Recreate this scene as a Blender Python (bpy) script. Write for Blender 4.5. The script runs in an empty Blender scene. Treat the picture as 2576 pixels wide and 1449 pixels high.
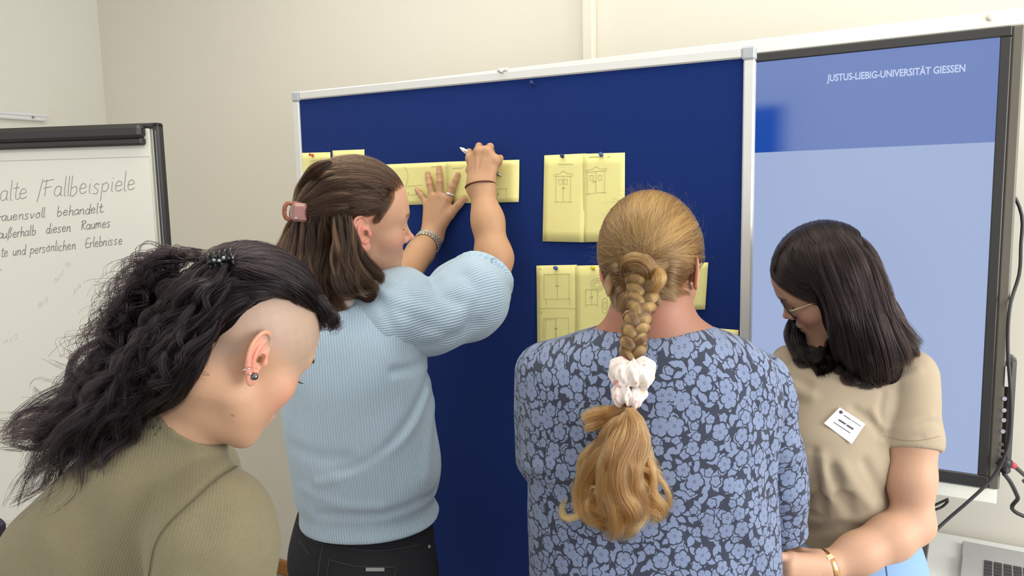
import bpy, math, random
import numpy as np
from mathutils import Matrix, Vector

rng = np.random.default_rng(7)
random.seed(7)
SC = bpy.context.scene
COL = SC.collection

# ---------------------------------------------------------------- camera, world, lights, exposure
CAM_Z = 1.63
PITCH, ROLL, FPX = 0.1194, 0.0211, 1950.0
_fw = np.array([0, math.cos(PITCH), -math.sin(PITCH)])
_X = np.array([1.0, 0, 0])
_up = np.cross(_X, _fw)
_R = math.cos(ROLL) * _X - math.sin(ROLL) * _up
_U = np.cross(_R, _fw)
_C = np.array([0, 0, CAM_Z])

cam_data = bpy.data.cameras.new('camera')
cam = bpy.data.objects.new('camera', cam_data)
COL.objects.link(cam)
cam_data.sensor_width = 36.0
cam_data.lens = 36.0 * FPX / 2576.0
cam_data.clip_start = 0.02
cam.matrix_world = Matrix([[_R[0], _U[0], -_fw[0], 0], [_R[1], _U[1], -_fw[1], 0], [_R[2], _U[2], -_fw[2], CAM_Z], [0, 0, 0, 1]])
SC.camera = cam

world = bpy.data.worlds.new('world')
SC.world = world
world.use_nodes = True
_bg = world.node_tree.nodes['Background']
_bg.inputs['Color'].default_value = (0.93, 0.95, 1.0, 1)
_bg.inputs['Strength'].default_value = 1.0

def area_light(name, loc, target, size, size_y, power, color):
    d = bpy.data.lights.new(name, 'AREA')
    d.shape = 'RECTANGLE'; d.size = size; d.size_y = size_y
    d.energy = power; d.color = color
    o = bpy.data.objects.new(name, d)
    COL.objects.link(o)
    o.location = loc
    o.rotation_euler = (Vector(target) - Vector(loc)).to_track_quat('-Z', 'Y').to_euler()
    return o

area_light('window_daylight', (2.65, 0.0, 1.7), (0.1, 1.7, 1.2), 1.9, 1.6, 80, (1.0, 0.98, 0.95))
for _n, _s, _p in (('ceiling_light_near_wall', 1.25, 23), ('ceiling_light_behind', -0.95, 36)):
    _o = area_light(_n, (math.cos(0.5406) * -1.0 + math.sin(0.5406) * _s, -math.sin(0.5406) * -1.0 + math.cos(0.5406) * _s, 2.93), (0, 0, -9), 2.6, 0.6, _p, (1.0, 0.96, 0.88))
    _o.rotation_euler = (0, 0, -0.5406)
SC.view_settings.view_transform = 'Standard'
SC.view_settings.look = 'None'
SC.view_settings.gamma = 1.0
SC.view_settings.exposure = 0.0
SC.view_settings.use_curve_mapping = False
SC.cycles.use_denoising = True

def ray(px, py):
    d = _R * ((px - 1288) / FPX) + _U * ((724.5 - py) / FPX) + _fw
    return d / d[1]
def A(px, py, Y):
    """the place in the room on the sight line of a spot of the photograph, Y metres into the room"""
    return _C + ray(px, py) * Y
def onplane(px, py, n, s):
    d = ray(px, py)
    return _C + d * (s / (d @ n))

# ---------------------------------------------------------------- signed distance toolkit
def smin(a, b, k):
    h = np.maximum(k - np.abs(a - b), 0) / k
    return np.minimum(a, b) - h * h * (k * 0.25)
def smax(a, b, k):
    return -smin(-a, -b, k)
def sph(p, c, r):
    q = p - np.asarray(c, np.float32)
    return np.sqrt(np.einsum('ij,ij->i', q, q)) - r
def ell(p, c, r, M=None):
    q = p - np.asarray(c, np.float32)
    if M is not None:
        q = q @ np.asarray(M, np.float32)
    r = np.asarray(r, np.float32)
    q = q / r
    k0 = np.sqrt(np.einsum('ij,ij->i', q, q)) + 1e-9
    q = q / r
    k1 = np.sqrt(np.einsum('ij,ij->i', q, q)) + 1e-9
    return k0 * (k0 - 1) / k1
def rcone(p, a, b, ra, rb):
    a = np.asarray(a, np.float32); b = np.asarray(b, np.float32)
    ab = b - a
    L = max(float(ab @ ab), 1e-12)
    q = p - a
    s = q @ ab
    t = np.clip(s / L, 0, 1)
    d2 = np.einsum('ij,ij->i', q, q) - t * (2 * s - L * t)
    return np.sqrt(np.maximum(d2, 0)) - (ra + (rb - ra) * t)
def chain(p, pts, rad, k=0.0):
    d = None
    for i in range(len(pts) - 1):
        e = rcone(p, pts[i], pts[i + 1], rad[i], rad[i + 1])
        d = e if d is None else (smin(d, e, k) if k else np.minimum(d, e))
    return d
def box(p, c, h, M=None, r=0.0):
    q = p - np.asarray(c, np.float32)
    if M is not None:
        q = q @ np.asarray(M, np.float32)
    q = np.abs(q) - np.asarray(h, np.float32) + r
    return np.sqrt((np.maximum(q, 0) ** 2).sum(-1)) + np.minimum(q.max(-1), 0) - r
def catmull(P, n):
    P = np.asarray(P, float)
    if len(P) == 2:
        t = np.linspace(0, 1, n)[:, None]
        return P[0] * (1 - t) + P[1] * t
    Q = np.vstack([2 * P[0] - P[1], P, 2 * P[-1] - P[-2]])
    t = np.linspace(0, len(P) - 1 - 1e-6, n)
    i = t.astype(int); f = (t - i)[:, None]
    a, b, c, d = Q[i], Q[i + 1], Q[i + 2], Q[i + 3]
    return 0.5 * (2 * b + (c - a) * f + (2 * a - 5 * b + 4 * c - d) * f ** 2 + (3 * b - a - 3 * c + d) * f ** 3)

class Loft:
    """stack of ellipses by height; rows (x, y, z, half width, half depth), yaw turns them about z"""
    def __init__(self, rows, yaw=0.0, power=2.0):
        r = np.array(sorted(rows, key=lambda q: q[2]), float)
        z = np.linspace(r[0, 2], r[-1, 2], 160)
        tt = np.arange(len(r), dtype=float)
        dense = catmull(r, 400)
        order = np.argsort(dense[:, 2])
        self.z = z
        self.T = [np.interp(z, dense[order, 2], dense[order, k]) for k in (0, 1, 3, 4)]
        self.c, self.s, self.pw = math.cos(yaw), math.sin(yaw), power
    def loc(self, p):
        cx, cy, a, b = [np.interp(p[:, 2], self.z, t) for t in self.T]
        dx, dy = p[:, 0] - cx, p[:, 1] - cy
        u = dx * self.c + dy * self.s
        v = -dx * self.s + dy * self.c
        return u, v, a, b
    def __call__(self, p):
        u, v, a, b = self.loc(p)
        if self.pw == 2.0:
            k0 = np.sqrt((u / a) ** 2 + (v / b) ** 2) + 1e-9
        else:
            k0 = (np.abs(u / a) ** self.pw + np.abs(v / b) ** self.pw + 1e-12) ** (1 / self.pw)
        k1 = np.sqrt((u / (a * a)) ** 2 + (v / (b * b)) ** 2) + 1e-9
        d = np.where(k0 > 0.3, k0 * (k0 - 1) / k1, -np.minimum(a, b) * 0.7)
        d = np.maximum(d, -np.minimum(a, b))
        return np.maximum(d, np.maximum(p[:, 2] - self.z[-1], self.z[0] - p[:, 2]))
    def angle(self, p):
        u, v, a, b = self.loc(p)
        return np.arctan2(u / a, -v / b)          # 0 on the side facing -v

def pixrows(rows):
    """(ypx, xl, xr, Y, half depth) -> loft rows"""
    out = []
    for y, xl, xr, Y, b in rows:
        c = A((xl + xr) / 2, y, Y)
        l, r = A(xl, y, Y), A(xr, y, Y)
        out.append((c[0], c[1], c[2], (r[0] - l[0]) / 2 * 0.985, b))
    return out

def surface_nets(V, org, h):
    S = V < 0
    nx, ny, nz = V.shape
    acc = {}
    pos_i, pos_p = [], []
    edges = []
    for ax in range(3):
        sl0 = [slice(None)] * 3; sl1 = [slice(None)] * 3
        sl0[ax] = slice(0, -1); sl1[ax] = slice(1, None)
        m = S[tuple(sl0)] != S[tuple(sl1)]
        idx = np.argwhere(m)
        if len(idx) == 0:
            continue
        v0 = V[tuple(sl0)][m]; v1 = V[tuple(sl1)][m]
        t = v0 / (v0 - v1)
        pt = idx.astype(np.float32)
        pt[:, ax] += t
        edges.append((ax, idx, pt, v0 < 0))
    if not edges:
        return np.zeros((0, 3)), np.zeros((0, 4), int)
    cid = lambda a: (a[:, 0] * ny + a[:, 1]) * nz + a[:, 2]
    keys, pts = [], []
    quads = []
    for ax, idx, pt, inside in edges:
        b, c = [(1, 2), (2, 0), (0, 1)][ax]
        ks = []
        for ob, oc in ((0, 0), (-1, 0), (-1, -1), (0, -1)):
            q = idx.copy(); q[:, b] += ob; q[:, c] += oc
            ks.append(q)
        ok = np.all([(q >= 0).all(1) & (q[:, 0] < nx - 1) & (q[:, 1] < ny - 1) & (q[:, 2] < nz - 1) for q in ks], axis=0)
        kk = [cid(q) for q in ks]
        for q in kk:
            keys.append(q[ok]); pts.append(pt[ok])
        Q = np.stack([q[ok] for q in kk], 1)
        Q[~inside[ok]] = Q[~inside[ok]][:, ::-1]
        quads.append(Q)
    keys = np.concatenate(keys); pts = np.concatenate(pts)
    uk, inv = np.unique(keys, return_inverse=True)
    cnt = np.bincount(inv)
    P = np.stack([np.bincount(inv, pts[:, i]) / cnt for i in range(3)], 1)
    Q = np.searchsorted(uk, np.concatenate(quads))
    return P * h + org, Q

def mesh_sdf(f, lo, hi, h, smooth=1):
    """surface of f<0 inside the box lo..hi sampled at h metres; only blocks near the surface are evaluated finely"""
    lo = np.asarray(lo, float); hi = np.asarray(hi, float)
    B = 8
    nb = np.maximum(np.ceil((hi - lo) / (h * B)).astype(int), 1)
    gi = np.stack(np.meshgrid(*[np.arange(n) for n in nb], indexing='ij'), -1).reshape(-1, 3)
    ctr = lo + (gi + 0.5) * B * h
    dc = f(ctr.astype(np.float32))
    V = np.empty(nb * B + 1, np.float32)
    big = np.repeat(np.repeat(np.repeat(dc.reshape(nb), B, 0), B, 1), B, 2)
    V[:-1, :-1, :-1] = big
    V[-1] = V[-2]; V[:, -1] = V[:, -2]; V[:, :, -1] = V[:, :, -2]
    act = gi[np.abs(dc) < B * h * 1.55]
    o = np.stack(np.meshgrid(*[np.arange(B + 1)] * 3, indexing='ij'), -1).reshape(-1, 3)
    step = 1500
    for s in range(0, len(act), step):
        g = act[s:s + step]
        ii = (g[:, None, :] * B + o[None]).reshape(-1, 3)
        d = f((lo + ii * h).astype(np.float32))
        V[ii[:, 0], ii[:, 1], ii[:, 2]] = d
    P, Q = surface_nets(V, lo, h)
    for _ in range(smooth):
        P = relax(P, Q)
    return P, Q

def relax(P, Q):
    n = len(P)
    if n == 0: return P
    s = np.zeros((n, 3)); c = np.zeros(n)
    for i in range(4):
        a, b = Q[:, i], Q[:, (i + 1) % 4]
        for k in range(3):
            s[:, k] += np.bincount(a, P[b, k], n)
        c += np.bincount(a, minlength=n)
    return 0.5 * P + 0.5 * s / np.maximum(c, 1)[:, None]

def joinm(parts):
    Ps, Qs, n = [], [], 0
    for P, Q in parts:
        Ps.append(P); Qs.append(Q + n); n += len(P)
    return np.vstack(Ps), np.vstack(Qs)

# ---------------------------------------------------------------- objects
def new_mesh(name, P, Q, smooth=True):
    me = bpy.data.meshes.new(name)
    P = np.asarray(P, np.float32)
    if not isinstance(Q, np.ndarray) and len({len(q) for q in Q}) == 1:
        Q = np.asarray(Q)
    if isinstance(Q, np.ndarray) and Q.ndim == 2:
        k = Q.shape[1]
        me.vertices.add(len(P)); me.vertices.foreach_set('co', P.ravel())
        me.loops.add(Q.size); me.loops.foreach_set('vertex_index', Q.ravel().astype(np.int32))
        me.polygons.add(len(Q)); me.polygons.foreach_set('loop_start', np.arange(0, Q.size, k, dtype=np.int32))
        me.update(calc_edges=True)
    else:
        me.from_pydata(P.tolist(), [], [list(q) for q in Q]); me.update()
    me.polygons.foreach_set('use_smooth', np.full(len(me.polygons), smooth))
    return me

def link(name, data, mat=None, parent=None, loc=None):
    o = bpy.data.objects.new(name, data)
    COL.objects.link(o)
    if parent is not None:
        o.parent = parent
    if mat is not None:
        data.materials.append(mat)
    return o

def origin_of(parent):
    v = np.zeros(3)
    while parent is not None:
        v += np.array(parent.location); parent = parent.parent
    return v

def put(name, P, Q, mat, parent=None, smooth=True, attrs=None, base=None):
    """world-space mesh made into ONE object, child of parent if given; base = its own origin"""
    P = np.asarray(P, float)
    off = origin_of(parent) + (0 if base is None else np.asarray(base) - origin_of(parent))
    me = new_mesh(name, P - off, Q, smooth)
    for k, v in (attrs or {}).items():
        v = np.asarray(v, np.float32)
        if v.ndim == 1:
            a = me.attributes.new(k, 'FLOAT', 'POINT'); a.data.foreach_set('value', v)
        elif v.shape[1] == 3:
            a = me.attributes.new(k, 'FLOAT_VECTOR', 'POINT'); a.data.foreach_set('vector', v.ravel())
        else:
            a = me.attributes.new(k, 'FLOAT_COLOR', 'POINT'); a.data.foreach_set('color', v.ravel())
    o = link(name, me, mat, parent)
    if base is not None:
        o.location = np.asarray(base) - origin_of(parent)
    return o

def empty(name, loc, label=None, cat=None, group=None):
    o = bpy.data.objects.new(name, None)
    COL.objects.link(o); o.location = loc; o.empty_display_size = 0.05
    tag(o, label, cat, group)
    return o
def tag(o, label=None, cat=None, group=None, kind=None):
    if label: o['label'] = label
    if cat: o['category'] = cat
    if group: o['group'] = group
    if kind: o['kind'] = kind
    return o

def frame_box(c, h, ax=np.eye(3), bev=0.0):
    """box mesh (P,Q) with centre c, half sizes h along the columns of ax, edges chamfered by bev"""
    h = np.asarray(h, float)
    if bev <= 0:
        s = np.array([[x, y, z] for x in (-1, 1) for y in (-1, 1) for z in (-1, 1)], float)
        P = s * h
        Q = [(0, 1, 3, 2), (4, 6, 7, 5), (0, 4, 5, 1), (2, 3, 7, 6), (0, 2, 6, 4), (1, 5, 7, 3)]
    else:
        import itertools
        P = []; ids = {}
        for s in itertools.product((-1, 1), repeat=3):
            for a in range(3):
                v = np.array(s, float) * (h - bev); v[a] = s[a] * h[a]
                ids[(s, a)] = len(P); P.append(v)
        Q = []
        P = np.array(P)
        def face(keys):
            q = [ids[k] for k in keys]
            n = np.cross(P[q[1]] - P[q[0]], P[q[2]] - P[q[1]])
            if n @ P[q].mean(0) < 0: q = q[::-1]
            Q.append(q)
        for a in range(3):
            b, c2 = (a + 1) % 3, (a + 2) % 3
            for sg in (-1, 1):
                ks = []
                for sb, sc in ((-1, -1), (1, -1), (1, 1), (-1, 1)):
                    s = [0, 0, 0]; s[a] = sg; s[b] = sb; s[c2] = sc
                    ks.append((tuple(s), a))
                face(ks)
            for sb in (-1, 1):
                for sc in (-1, 1):
                    ks = []
                    s0 = [0, 0, 0]; s0[a] = -1; s0[b] = sb; s0[c2] = sc
                    s1 = list(s0); s1[a] = 1
                    face([(tuple(s0), b), (tuple(s1), b), (tuple(s1), c2), (tuple(s0), c2)])
        for s in itertools.product((-1, 1), repeat=3):
            face([(s, 0), (s, 1), (s, 2)])
    P = np.asarray(P) @ np.asarray(ax).T + np.asarray(c)
    return P, Q

def pbox(name, c, h, mat, parent=None, ax=np.eye(3), bev=0.0, base=None):
    P, Q = frame_box(c, h, ax, bev)
    return put(name, P, Q, mat, parent, smooth=False, base=base)

def tube(pts, rad, sides=8, caps=True):
    pts = np.asarray(pts, float); n = len(pts)
    rad = np.broadcast_to(np.asarray(rad, float), (n,))
    T = np.gradient(pts, axis=0); T /= np.linalg.norm(T, axis=1)[:, None] + 1e-12
    u = np.cross(T[0], [0.3, 0.2, 0.93]); u /= np.linalg.norm(u)
    P = []
    for i in range(n):
        u = u - T[i] * (u @ T[i]); u /= np.linalg.norm(u) + 1e-12
        v = np.cross(T[i], u)
        a = np.linspace(0, 2 * np.pi, sides, endpoint=False)[:, None]
        P.append(pts[i] + rad[i] * (np.cos(a) * u + np.sin(a) * v))
    P = np.vstack(P)
    Q = []
    for i in range(n - 1):
        for j in range(sides):
            k = (j + 1) % sides
            Q.append((i * sides + j, i * sides + k, (i + 1) * sides + k, (i + 1) * sides + j))
    if caps:
        Q.append(tuple(range(sides))[::-1]); Q.append(tuple(range((n - 1) * sides, n * sides)))
    return P, Q
def tubes(list_of, sides=4):
    P, Q, n = [], [], 0
    for pts, r in list_of:
        a, b = tube(pts, r, sides)
        P.append(a); Q += [tuple(i + n for i in q) for q in b]; n += len(a)
    return np.vstack(P), Q
def ring(c, ax, ra, rb, r, seg=40, sides=8):
    """torus mesh around c; ax columns: long axis, short axis, hole axis"""
    P, Q = [], []
    for i in range(seg):
        t = 2 * np.pi * i / seg
        d = np.cos(t) * ax[:, 0] * ra + np.sin(t) * ax[:, 1] * rb
        o = d / np.linalg.norm(d)
        for j in range(sides):
            s = 2 * np.pi * j / sides
            P.append(c + d + (np.cos(s) * o * (r[0] if np.ndim(r) else r) + np.sin(s) * ax[:, 2] * (r[1] if np.ndim(r) else r)))
            Q.append((i * sides + j, ((i + 1) % seg) * sides + j, ((i + 1) % seg) * sides + (j + 1) % sides, i * sides + (j + 1) % sides))
    return np.array(P), Q

# ---------------------------------------------------------------- materials
class NT:
    def __init__(self, name):
        self.m = bpy.data.materials.new(name); self.m.use_nodes = True
        self.t = self.m.node_tree; self.n = self.t.nodes; self.b = self.n['Principled BSDF']
    def node(self, typ, ins=None, **kw):
        x = self.n.new(typ)
        for k, v in kw.items(): setattr(x, k, v)
        for k, v in (ins or {}).items(): self.set(x.inputs[k], v)
        return x
    def set(self, sock, v):
        if isinstance(v, bpy.types.NodeSocket): self.t.links.new(v, sock)
        elif isinstance(v, bpy.types.Node): self.t.links.new(v.outputs[0], sock)
        else:
            if sock.type == 'RGBA' and len(v) == 3: v = (*v, 1)
            sock.default_value = v
    def math(self, op, a, b=None, c=None, clamp=False):
        x = self.node('ShaderNodeMath', operation=op); x.use_clamp = clamp
        for i, v in enumerate((a, b, c)):
            if v is not None: self.set(x.inputs[i], v)
        return x.outputs[0]
    def vmath(self, op, a, b=None):
        x = self.node('ShaderNodeVectorMath', operation=op)
        self.set(x.inputs[0], a)
        if b is not None: self.set(x.inputs[1], b)
        return x.outputs['Value'] if op in ('LENGTH', 'DOT_PRODUCT', 'DISTANCE') else x.outputs[0]
    def mix(self, f, a, b, blend='MIX'):
        x = self.node('ShaderNodeMix', data_type='RGBA', blend_type=blend)
        self.set(x.inputs[0], f); self.set(x.inputs[6], a); self.set(x.inputs[7], b)
        return x.outputs[2]
    def noise(self, vec, scale, detail=3, rough=0.5):
        return self.node('ShaderNodeTexNoise', {'Vector': vec, 'Scale': scale, 'Detail': detail, 'Roughness': rough})
    def attr(self, name):
        return self.node('ShaderNodeAttribute', attribute_name=name)
    def obj(self):
        return self.node('ShaderNodeTexCoord').outputs['Object']
    def P(self, **kw):
        for k, v in kw.items(): self.set(self.b.inputs[k.replace('_', ' ')], v)
    def bump(self, h, strength=0.3, dist=0.001):
        x = self.node('ShaderNodeBump', {'Height': h, 'Strength': strength, 'Distance': dist})
        self.set(self.b.inputs['Normal'], x.outputs[0])

def simple(name, col, rough=0.5, metal=0.0, noise=0.06, scale=60, spec=0.5, bump=0.0, bscale=300):
    t = NT(name); v = t.obj()
    nz = t.noise(v, scale, 4)
    c = t.mix(nz.outputs[0], tuple(np.array(col) * (1 - noise)), tuple(np.minimum(np.array(col) * (1 + noise), 1)))
    t.P(Base_Color=c, Roughness=rough, Metallic=metal)
    t.b.inputs['Specular IOR Level'].default_value = spec
    if bump:
        t.bump(t.noise(v, bscale, 2).outputs[0], bump, 0.0006)
    return t.m

def srgb(*c):
    c = np.array(c, float) / 255
    return tuple(np.where(c <= 0.04045, c / 12.92, ((c + 0.055) / 1.055) ** 2.4))
# ---------------------------------------------------------------- heads, ears, hands
def head_sdf(q, o):
    """head in its own frame, metres: x to its right, y forward, z up, origin between the ear canals"""
    mm = 0.001
    o = o or {}; mb = o.get('mouth', 0); nl = o.get('nose', 0)
    sx = np.abs(q[:, 0])
    m = np.stack([sx, q[:, 1], q[:, 2]], -1)
    E = lambda c, r, M=None: ell(m, np.array(c) * mm, np.array(r) * mm, M)
    cr = o.get('crown', 0)
    d = E((0, 2, 44), (73, 91 - cr * .5, 84 - cr))
    d = smin(d, E((0, 20, 30), (68, 74, 78 - cr * .6)), 0.02)                    # forehead and temples
    d = smin(d, E((0, 42, -28), (60, 50, 64)), 0.024)                 # face mass
    d = smin(d, rcone(m, np.array((43, 10, -50)) * mm, np.array((14, 72, -85)) * mm, 0.012, 0.012), 0.03)   # jaw
    d = smin(d, E((0, 52, -76), (30, 34, 24)), 0.02)
    d = smin(d, E((0, 79 - mb * .6, -87), (13, 13, 13)), 0.018)                 # chin
    d = smin(d, E((45, 52, -16), (17, 20, 17)), 0.024)                # cheekbone
    d = smin(d, rcone(m, np.array((8, 87, 30)) * mm, np.array((42, 70, 30)) * mm, 0.005, 0.005), 0.02)     # brow
    d = smax(d, -sph(m, np.array((31, 94, 9)) * mm, 0.0155), 0.012)   # eye sockets
    d = smin(d, sph(m, np.array((31, 67.5, 12)) * mm, 0.0135), 0.002) # lids over the eyeball
    d = smin(d, rcone(m, np.array((0, 83, 20)) * mm, np.array((0, 105 + nl, -19)) * mm, 0.0058, 0.0070), 0.01)   # nose
    d = smin(d, E((0, 107 + nl, -21), (6.5, 8.0, 6.5)), 0.006)
    d = smin(d, E((10, 95, -25), (6.5, 9, 7)), 0.006)
    d = smax(d, -E((6, 99, -33), (3, 5, 3.5)), 0.002)                 # nostrils
    d = smin(d, E((0, 84 - mb, -54), (24, 13, 17)), 0.012)                 # mouth mound
    d = smin(d, E((0, 93 - mb, -49.5), (20, 9.5, 5.5)), 0.004)
    d = smin(d, E((0, 92 - mb, -61), (17, 10, 6.5)), 0.004)
    d = smax(d, -E((0, 104 - mb, -55), (25, 7, 1.2)), 0.003)               # line between the lips
    return d

def ear_mesh(side, h=0.0008, s=1.0):
    """ear in head frame; side +1 right, -1 left"""
    mm = 0.001
    def f(p):
        q = p
        k = 0.0026
        lift = 0.003 - 0.33 * q[:, 0]
        w = np.stack([q[:, 0], q[:, 1], q[:, 2] - lift], -1)
        d = ell(w, np.array((-4, 3, 0)) * mm, np.array((15, 28, 2.6)) * mm)
        hx = np.array([(7, 2, 0), (11, 12, 1.0), (9, 24, 1.5), (0, 32, 2.4), (-11, 29, 2.8), (-19, 17, 2.8), (-20, 4, 2.4), (-16, -9, 1.6), (-10, -20, 0.6), (-5, -27, 0)]) * mm
        d = smin(d, chain(w, catmull(hx, 22), np.linspace(2.5, 3.2, 22) * mm), k)
        ah = np.array([(-3, -15, 1.5), (-9, -6, 3.2), (-10.5, 4, 3.5), (-7, 14, 2.8), (0, 21, 1.2)]) * mm
        d = smin(d, chain(w, catmull(ah, 10), np.full(10, 2.9 * mm)), k)
        d = smin(d, chain(w, np.array([(-8, 12, 2.4), (2, 14, 0.8)]) * mm, [0.0024, 0.002]), k)
        d = smin(d, ell(w, np.array((-1, -25, 0.5)) * mm, np.array((8, 9, 3.6)) * mm), 0.003)
        d = smax(d, -ell(w, np.array((0, -3, 4.5)) * mm, np.array((8, 11.5, 8)) * mm), 0.003)
        d = smin(d, rcone(q, np.array((3, 4, -4)) * mm, np.array((2, -12, -8)) * mm, 0.011, 0.009), 0.004)
        d = smax(d, -ell(q, np.array((2.5, -3, 7)) * mm, np.array((6, 9, 7.5)) * mm), 0.002)
        d = smax(d, -ell(q, np.array((3.5, -2, 1)) * mm, np.array((3.2, 4, 9)) * mm), 0.0015)
        d = smin(d, ell(q, np.array((10, -4, 2)) * mm, np.array((3.6, 6, 4)) * mm), 0.003)
        d = smin(d, ell(w, np.array((0, -15, 2.5)) * mm, np.array((4, 3.4, 3)) * mm), 0.003)
        return d
    P, Q = mesh_sdf(f, (-0.028, -0.038, -0.02), (0.018, 0.04, 0.018), h, 1)
    a = math.radians(17)
    u, v, w = P[:, 0] * s, P[:, 1] * s, P[:, 2] * s
    y = u * math.cos(a) - v * math.sin(a) - 0.009
    z = u * math.sin(a) + v * math.cos(a) + 0.001
    x = (w + 0.0702) * side
    # keep the ear's rim close to the head towards the top
    P2 = np.stack([x, y, z], -1)
    return P2, (Q if side > 0 else Q[:, ::-1])

def hand_sdf(p, wrist, wr, knuckles, fingers, thumb, rf=1.0):
    """palm from wrist to the four knuckles; fingers: four polylines from knuckle to tip, thumb: polyline from its root"""
    d = None
    for k in range(4):
        e = rcone(p, wrist[0] if k < 2 else wrist[1], knuckles[k], wr, 0.0098 * rf)
        d = e if d is None else smin(d, e, 0.012)
    for k in range(3):
        m0 = (knuckles[k] + knuckles[k + 1]) / 2
        d = smin(d, rcone(p, (wrist[0] + wrist[1]) / 2, m0, wr * 0.9, 0.0085 * rf), 0.01)
    fs = None
    for k in range(4):
        pts = np.vstack([[knuckles[k]], fingers[k]])
        n = len(pts)
        r = np.array([0.0092, 0.0083, 0.0076, 0.0064])[:n] * rf * (0.9 if k == 3 else 1.0)
        e = chain(p, pts, r, 0.002)
        for j in range(1, n - 1):                                    # joints a little thicker
            e = smin(e, sph(p, pts[j], r[j] * 1.06), 0.002)
        fs = e if fs is None else smin(fs, e, 0.0012)
    d = smin(d, fs, 0.006)
    n = len(thumb)
    t = chain(p, thumb, np.array([0.0135, 0.0115, 0.0098, 0.0078])[:n] * rf, 0.004)
    return smin(d, t, 0.012)

def xf(P, M, t, s):
    return (P * s) @ M.T + t
def inv(p, M, t, s):
    return ((p - t.astype(np.float32)) @ M.astype(np.float32)) / s

def box_of(P, pad):
    P = np.asarray(P); return P.min(0) - pad, P.max(0) + pad

# ---------------------------------------------------------------- hair strands
def hair(name, S, r0, r1, mat, parent, tint=None):
    """S (n strands, m points, 3) in world space as one hair object"""
    n, m, _ = S.shape
    S = S - origin_of(parent)
    c = bpy.data.hair_curves.new(name)
    c.add_curves([m] * n)
    c.attributes['position'].data.foreach_set('vector', S.astype(np.float32).ravel()) if 'position' in c.attributes else None
    rad = np.tile(np.linspace(r0, r1, m), n).astype(np.float32) * np.repeat(rng.uniform(0.7, 1.25, n), m)
    a = c.attributes.get('radius') or c.attributes.new('radius', 'FLOAT', 'POINT')
    a.data.foreach_set('value', rad.astype(np.float32))
    t = c.attributes.new('tint', 'FLOAT', 'CURVE')
    t.data.foreach_set('value', (rng.random(n) if tint is None else tint).astype(np.float32))
    o = bpy.data.objects.new(name, c); COL.objects.link(o); o.parent = parent
    c.materials.append(mat)
    o['kind'] = 'stuff'
    return o

def lock(guide, n, m, spread, tip=0.3, wave=0.0, freq=2.0, jit=0.0006, phase=None, lag=0.0, flat=1.0):
    """n strands around one guide curve: bundle of radius spread narrowing to tip, waving by wave metres"""
    G = catmull(guide, m)
    T = np.gradient(G, axis=0); T /= np.linalg.norm(T, axis=1)[:, None] + 1e-9
    u = np.cross(T, [0.21, 0.93, 0.3]); u /= np.linalg.norm(u, axis=1)[:, None] + 1e-9
    v = np.cross(T, u)
    v0 = v; v = v * flat
    t = np.linspace(0, 1, m)
    ph = rng.uniform(0, 6.28) if phase is None else phase
    w = wave * np.sin(np.pi * 0.5 * np.minimum(t * 2.2, 1))
    G = G + (w * np.sin(ph + freq * 6.283 * t))[:, None] * u + (w * 0.7 * np.cos(ph * 1.3 + freq * 6.283 * t))[:, None] * v0
    r = spread * np.sqrt(rng.random(n)); th = rng.uniform(0, 6.283, n)
    prof = (0.22 + 0.78 * np.sin(np.pi * np.minimum(t * 3.0, 1) * 0.5)) * (1 - (1 - tip) * t ** 2)
    off = (r * np.cos(th))[:, None, None] * u[None] + (r * np.sin(th))[:, None, None] * v[None]
    S = G[None] + off * prof[None, :, None]
    # slow individual drift
    a = rng.normal(0, jit, (n, 4, 3)); a[:, 0] = 0
    tt = np.stack([np.ones(m), t, t ** 2, np.sin(6.283 * t)], 0)
    S = S + np.einsum('nkc,km->nmc', a, tt) * np.array([1, 1, 1])
    if lag:
        cut = 1 - lag * rng.random(n); beg = 0.09 * rng.random(n) * (m - 1)
        idx = beg[:, None] + (cut[:, None] * (m - 1) - beg[:, None]) * np.linspace(0, 1, m)[None]
        i = np.minimum(idx.astype(int), m - 2); f = (idx - i)[..., None]
        S = np.take_along_axis(S, i[..., None].repeat(3, 2), 1) * (1 - f) + np.take_along_axis(S, (i + 1)[..., None].repeat(3, 2), 1) * f
    return S

def hair_mat(name, dark, light, rough=0.32, coat=0.0, ior=1.55):
    t = NT(name)
    t.n.remove(t.b)
    at = t.attr('tint')
    r = t.node('ShaderNodeValToRGB', {'Fac': at.outputs['Fac']})
    r.color_ramp.elements[0].color = (*dark, 1); r.color_ramp.elements[1].color = (*light, 1)
    h = t.node('ShaderNodeBsdfHairPrincipled')
    h.model = 'CHIANG'
    h.parametrization = 'COLOR'
    t.set(h.inputs['Color'], r.outputs[0])
    h.inputs['Roughness'].default_value = rough
    h.inputs['Radial Roughness'].default_value = 0.5
    h.inputs['Coat'].default_value = coat
    h.inputs['IOR'].default_value = ior
    t.t.links.new(h.outputs[0], t.n['Material Output'].inputs[0])
    return t.m

def under_mat(name, col, rough=0.6):
    """hair mass beneath the loose strands: fine streaks along it"""
    t = NT(name); v = t.obj()
    nz = t.noise(t.vmath('MULTIPLY', v, (160, 160, 30)), 1.0, 3)
    c = t.mix(nz.outputs[0], tuple(np.array(col) * 0.6), tuple(np.array(col) * 1.35))
    t.P(Base_Color=c, Roughness=0.85)
    t.b.inputs['Specular IOR Level'].default_value = 0.08
    t.bump(nz.outputs[0], 0.5, 0.002)
    return t.m

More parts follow.
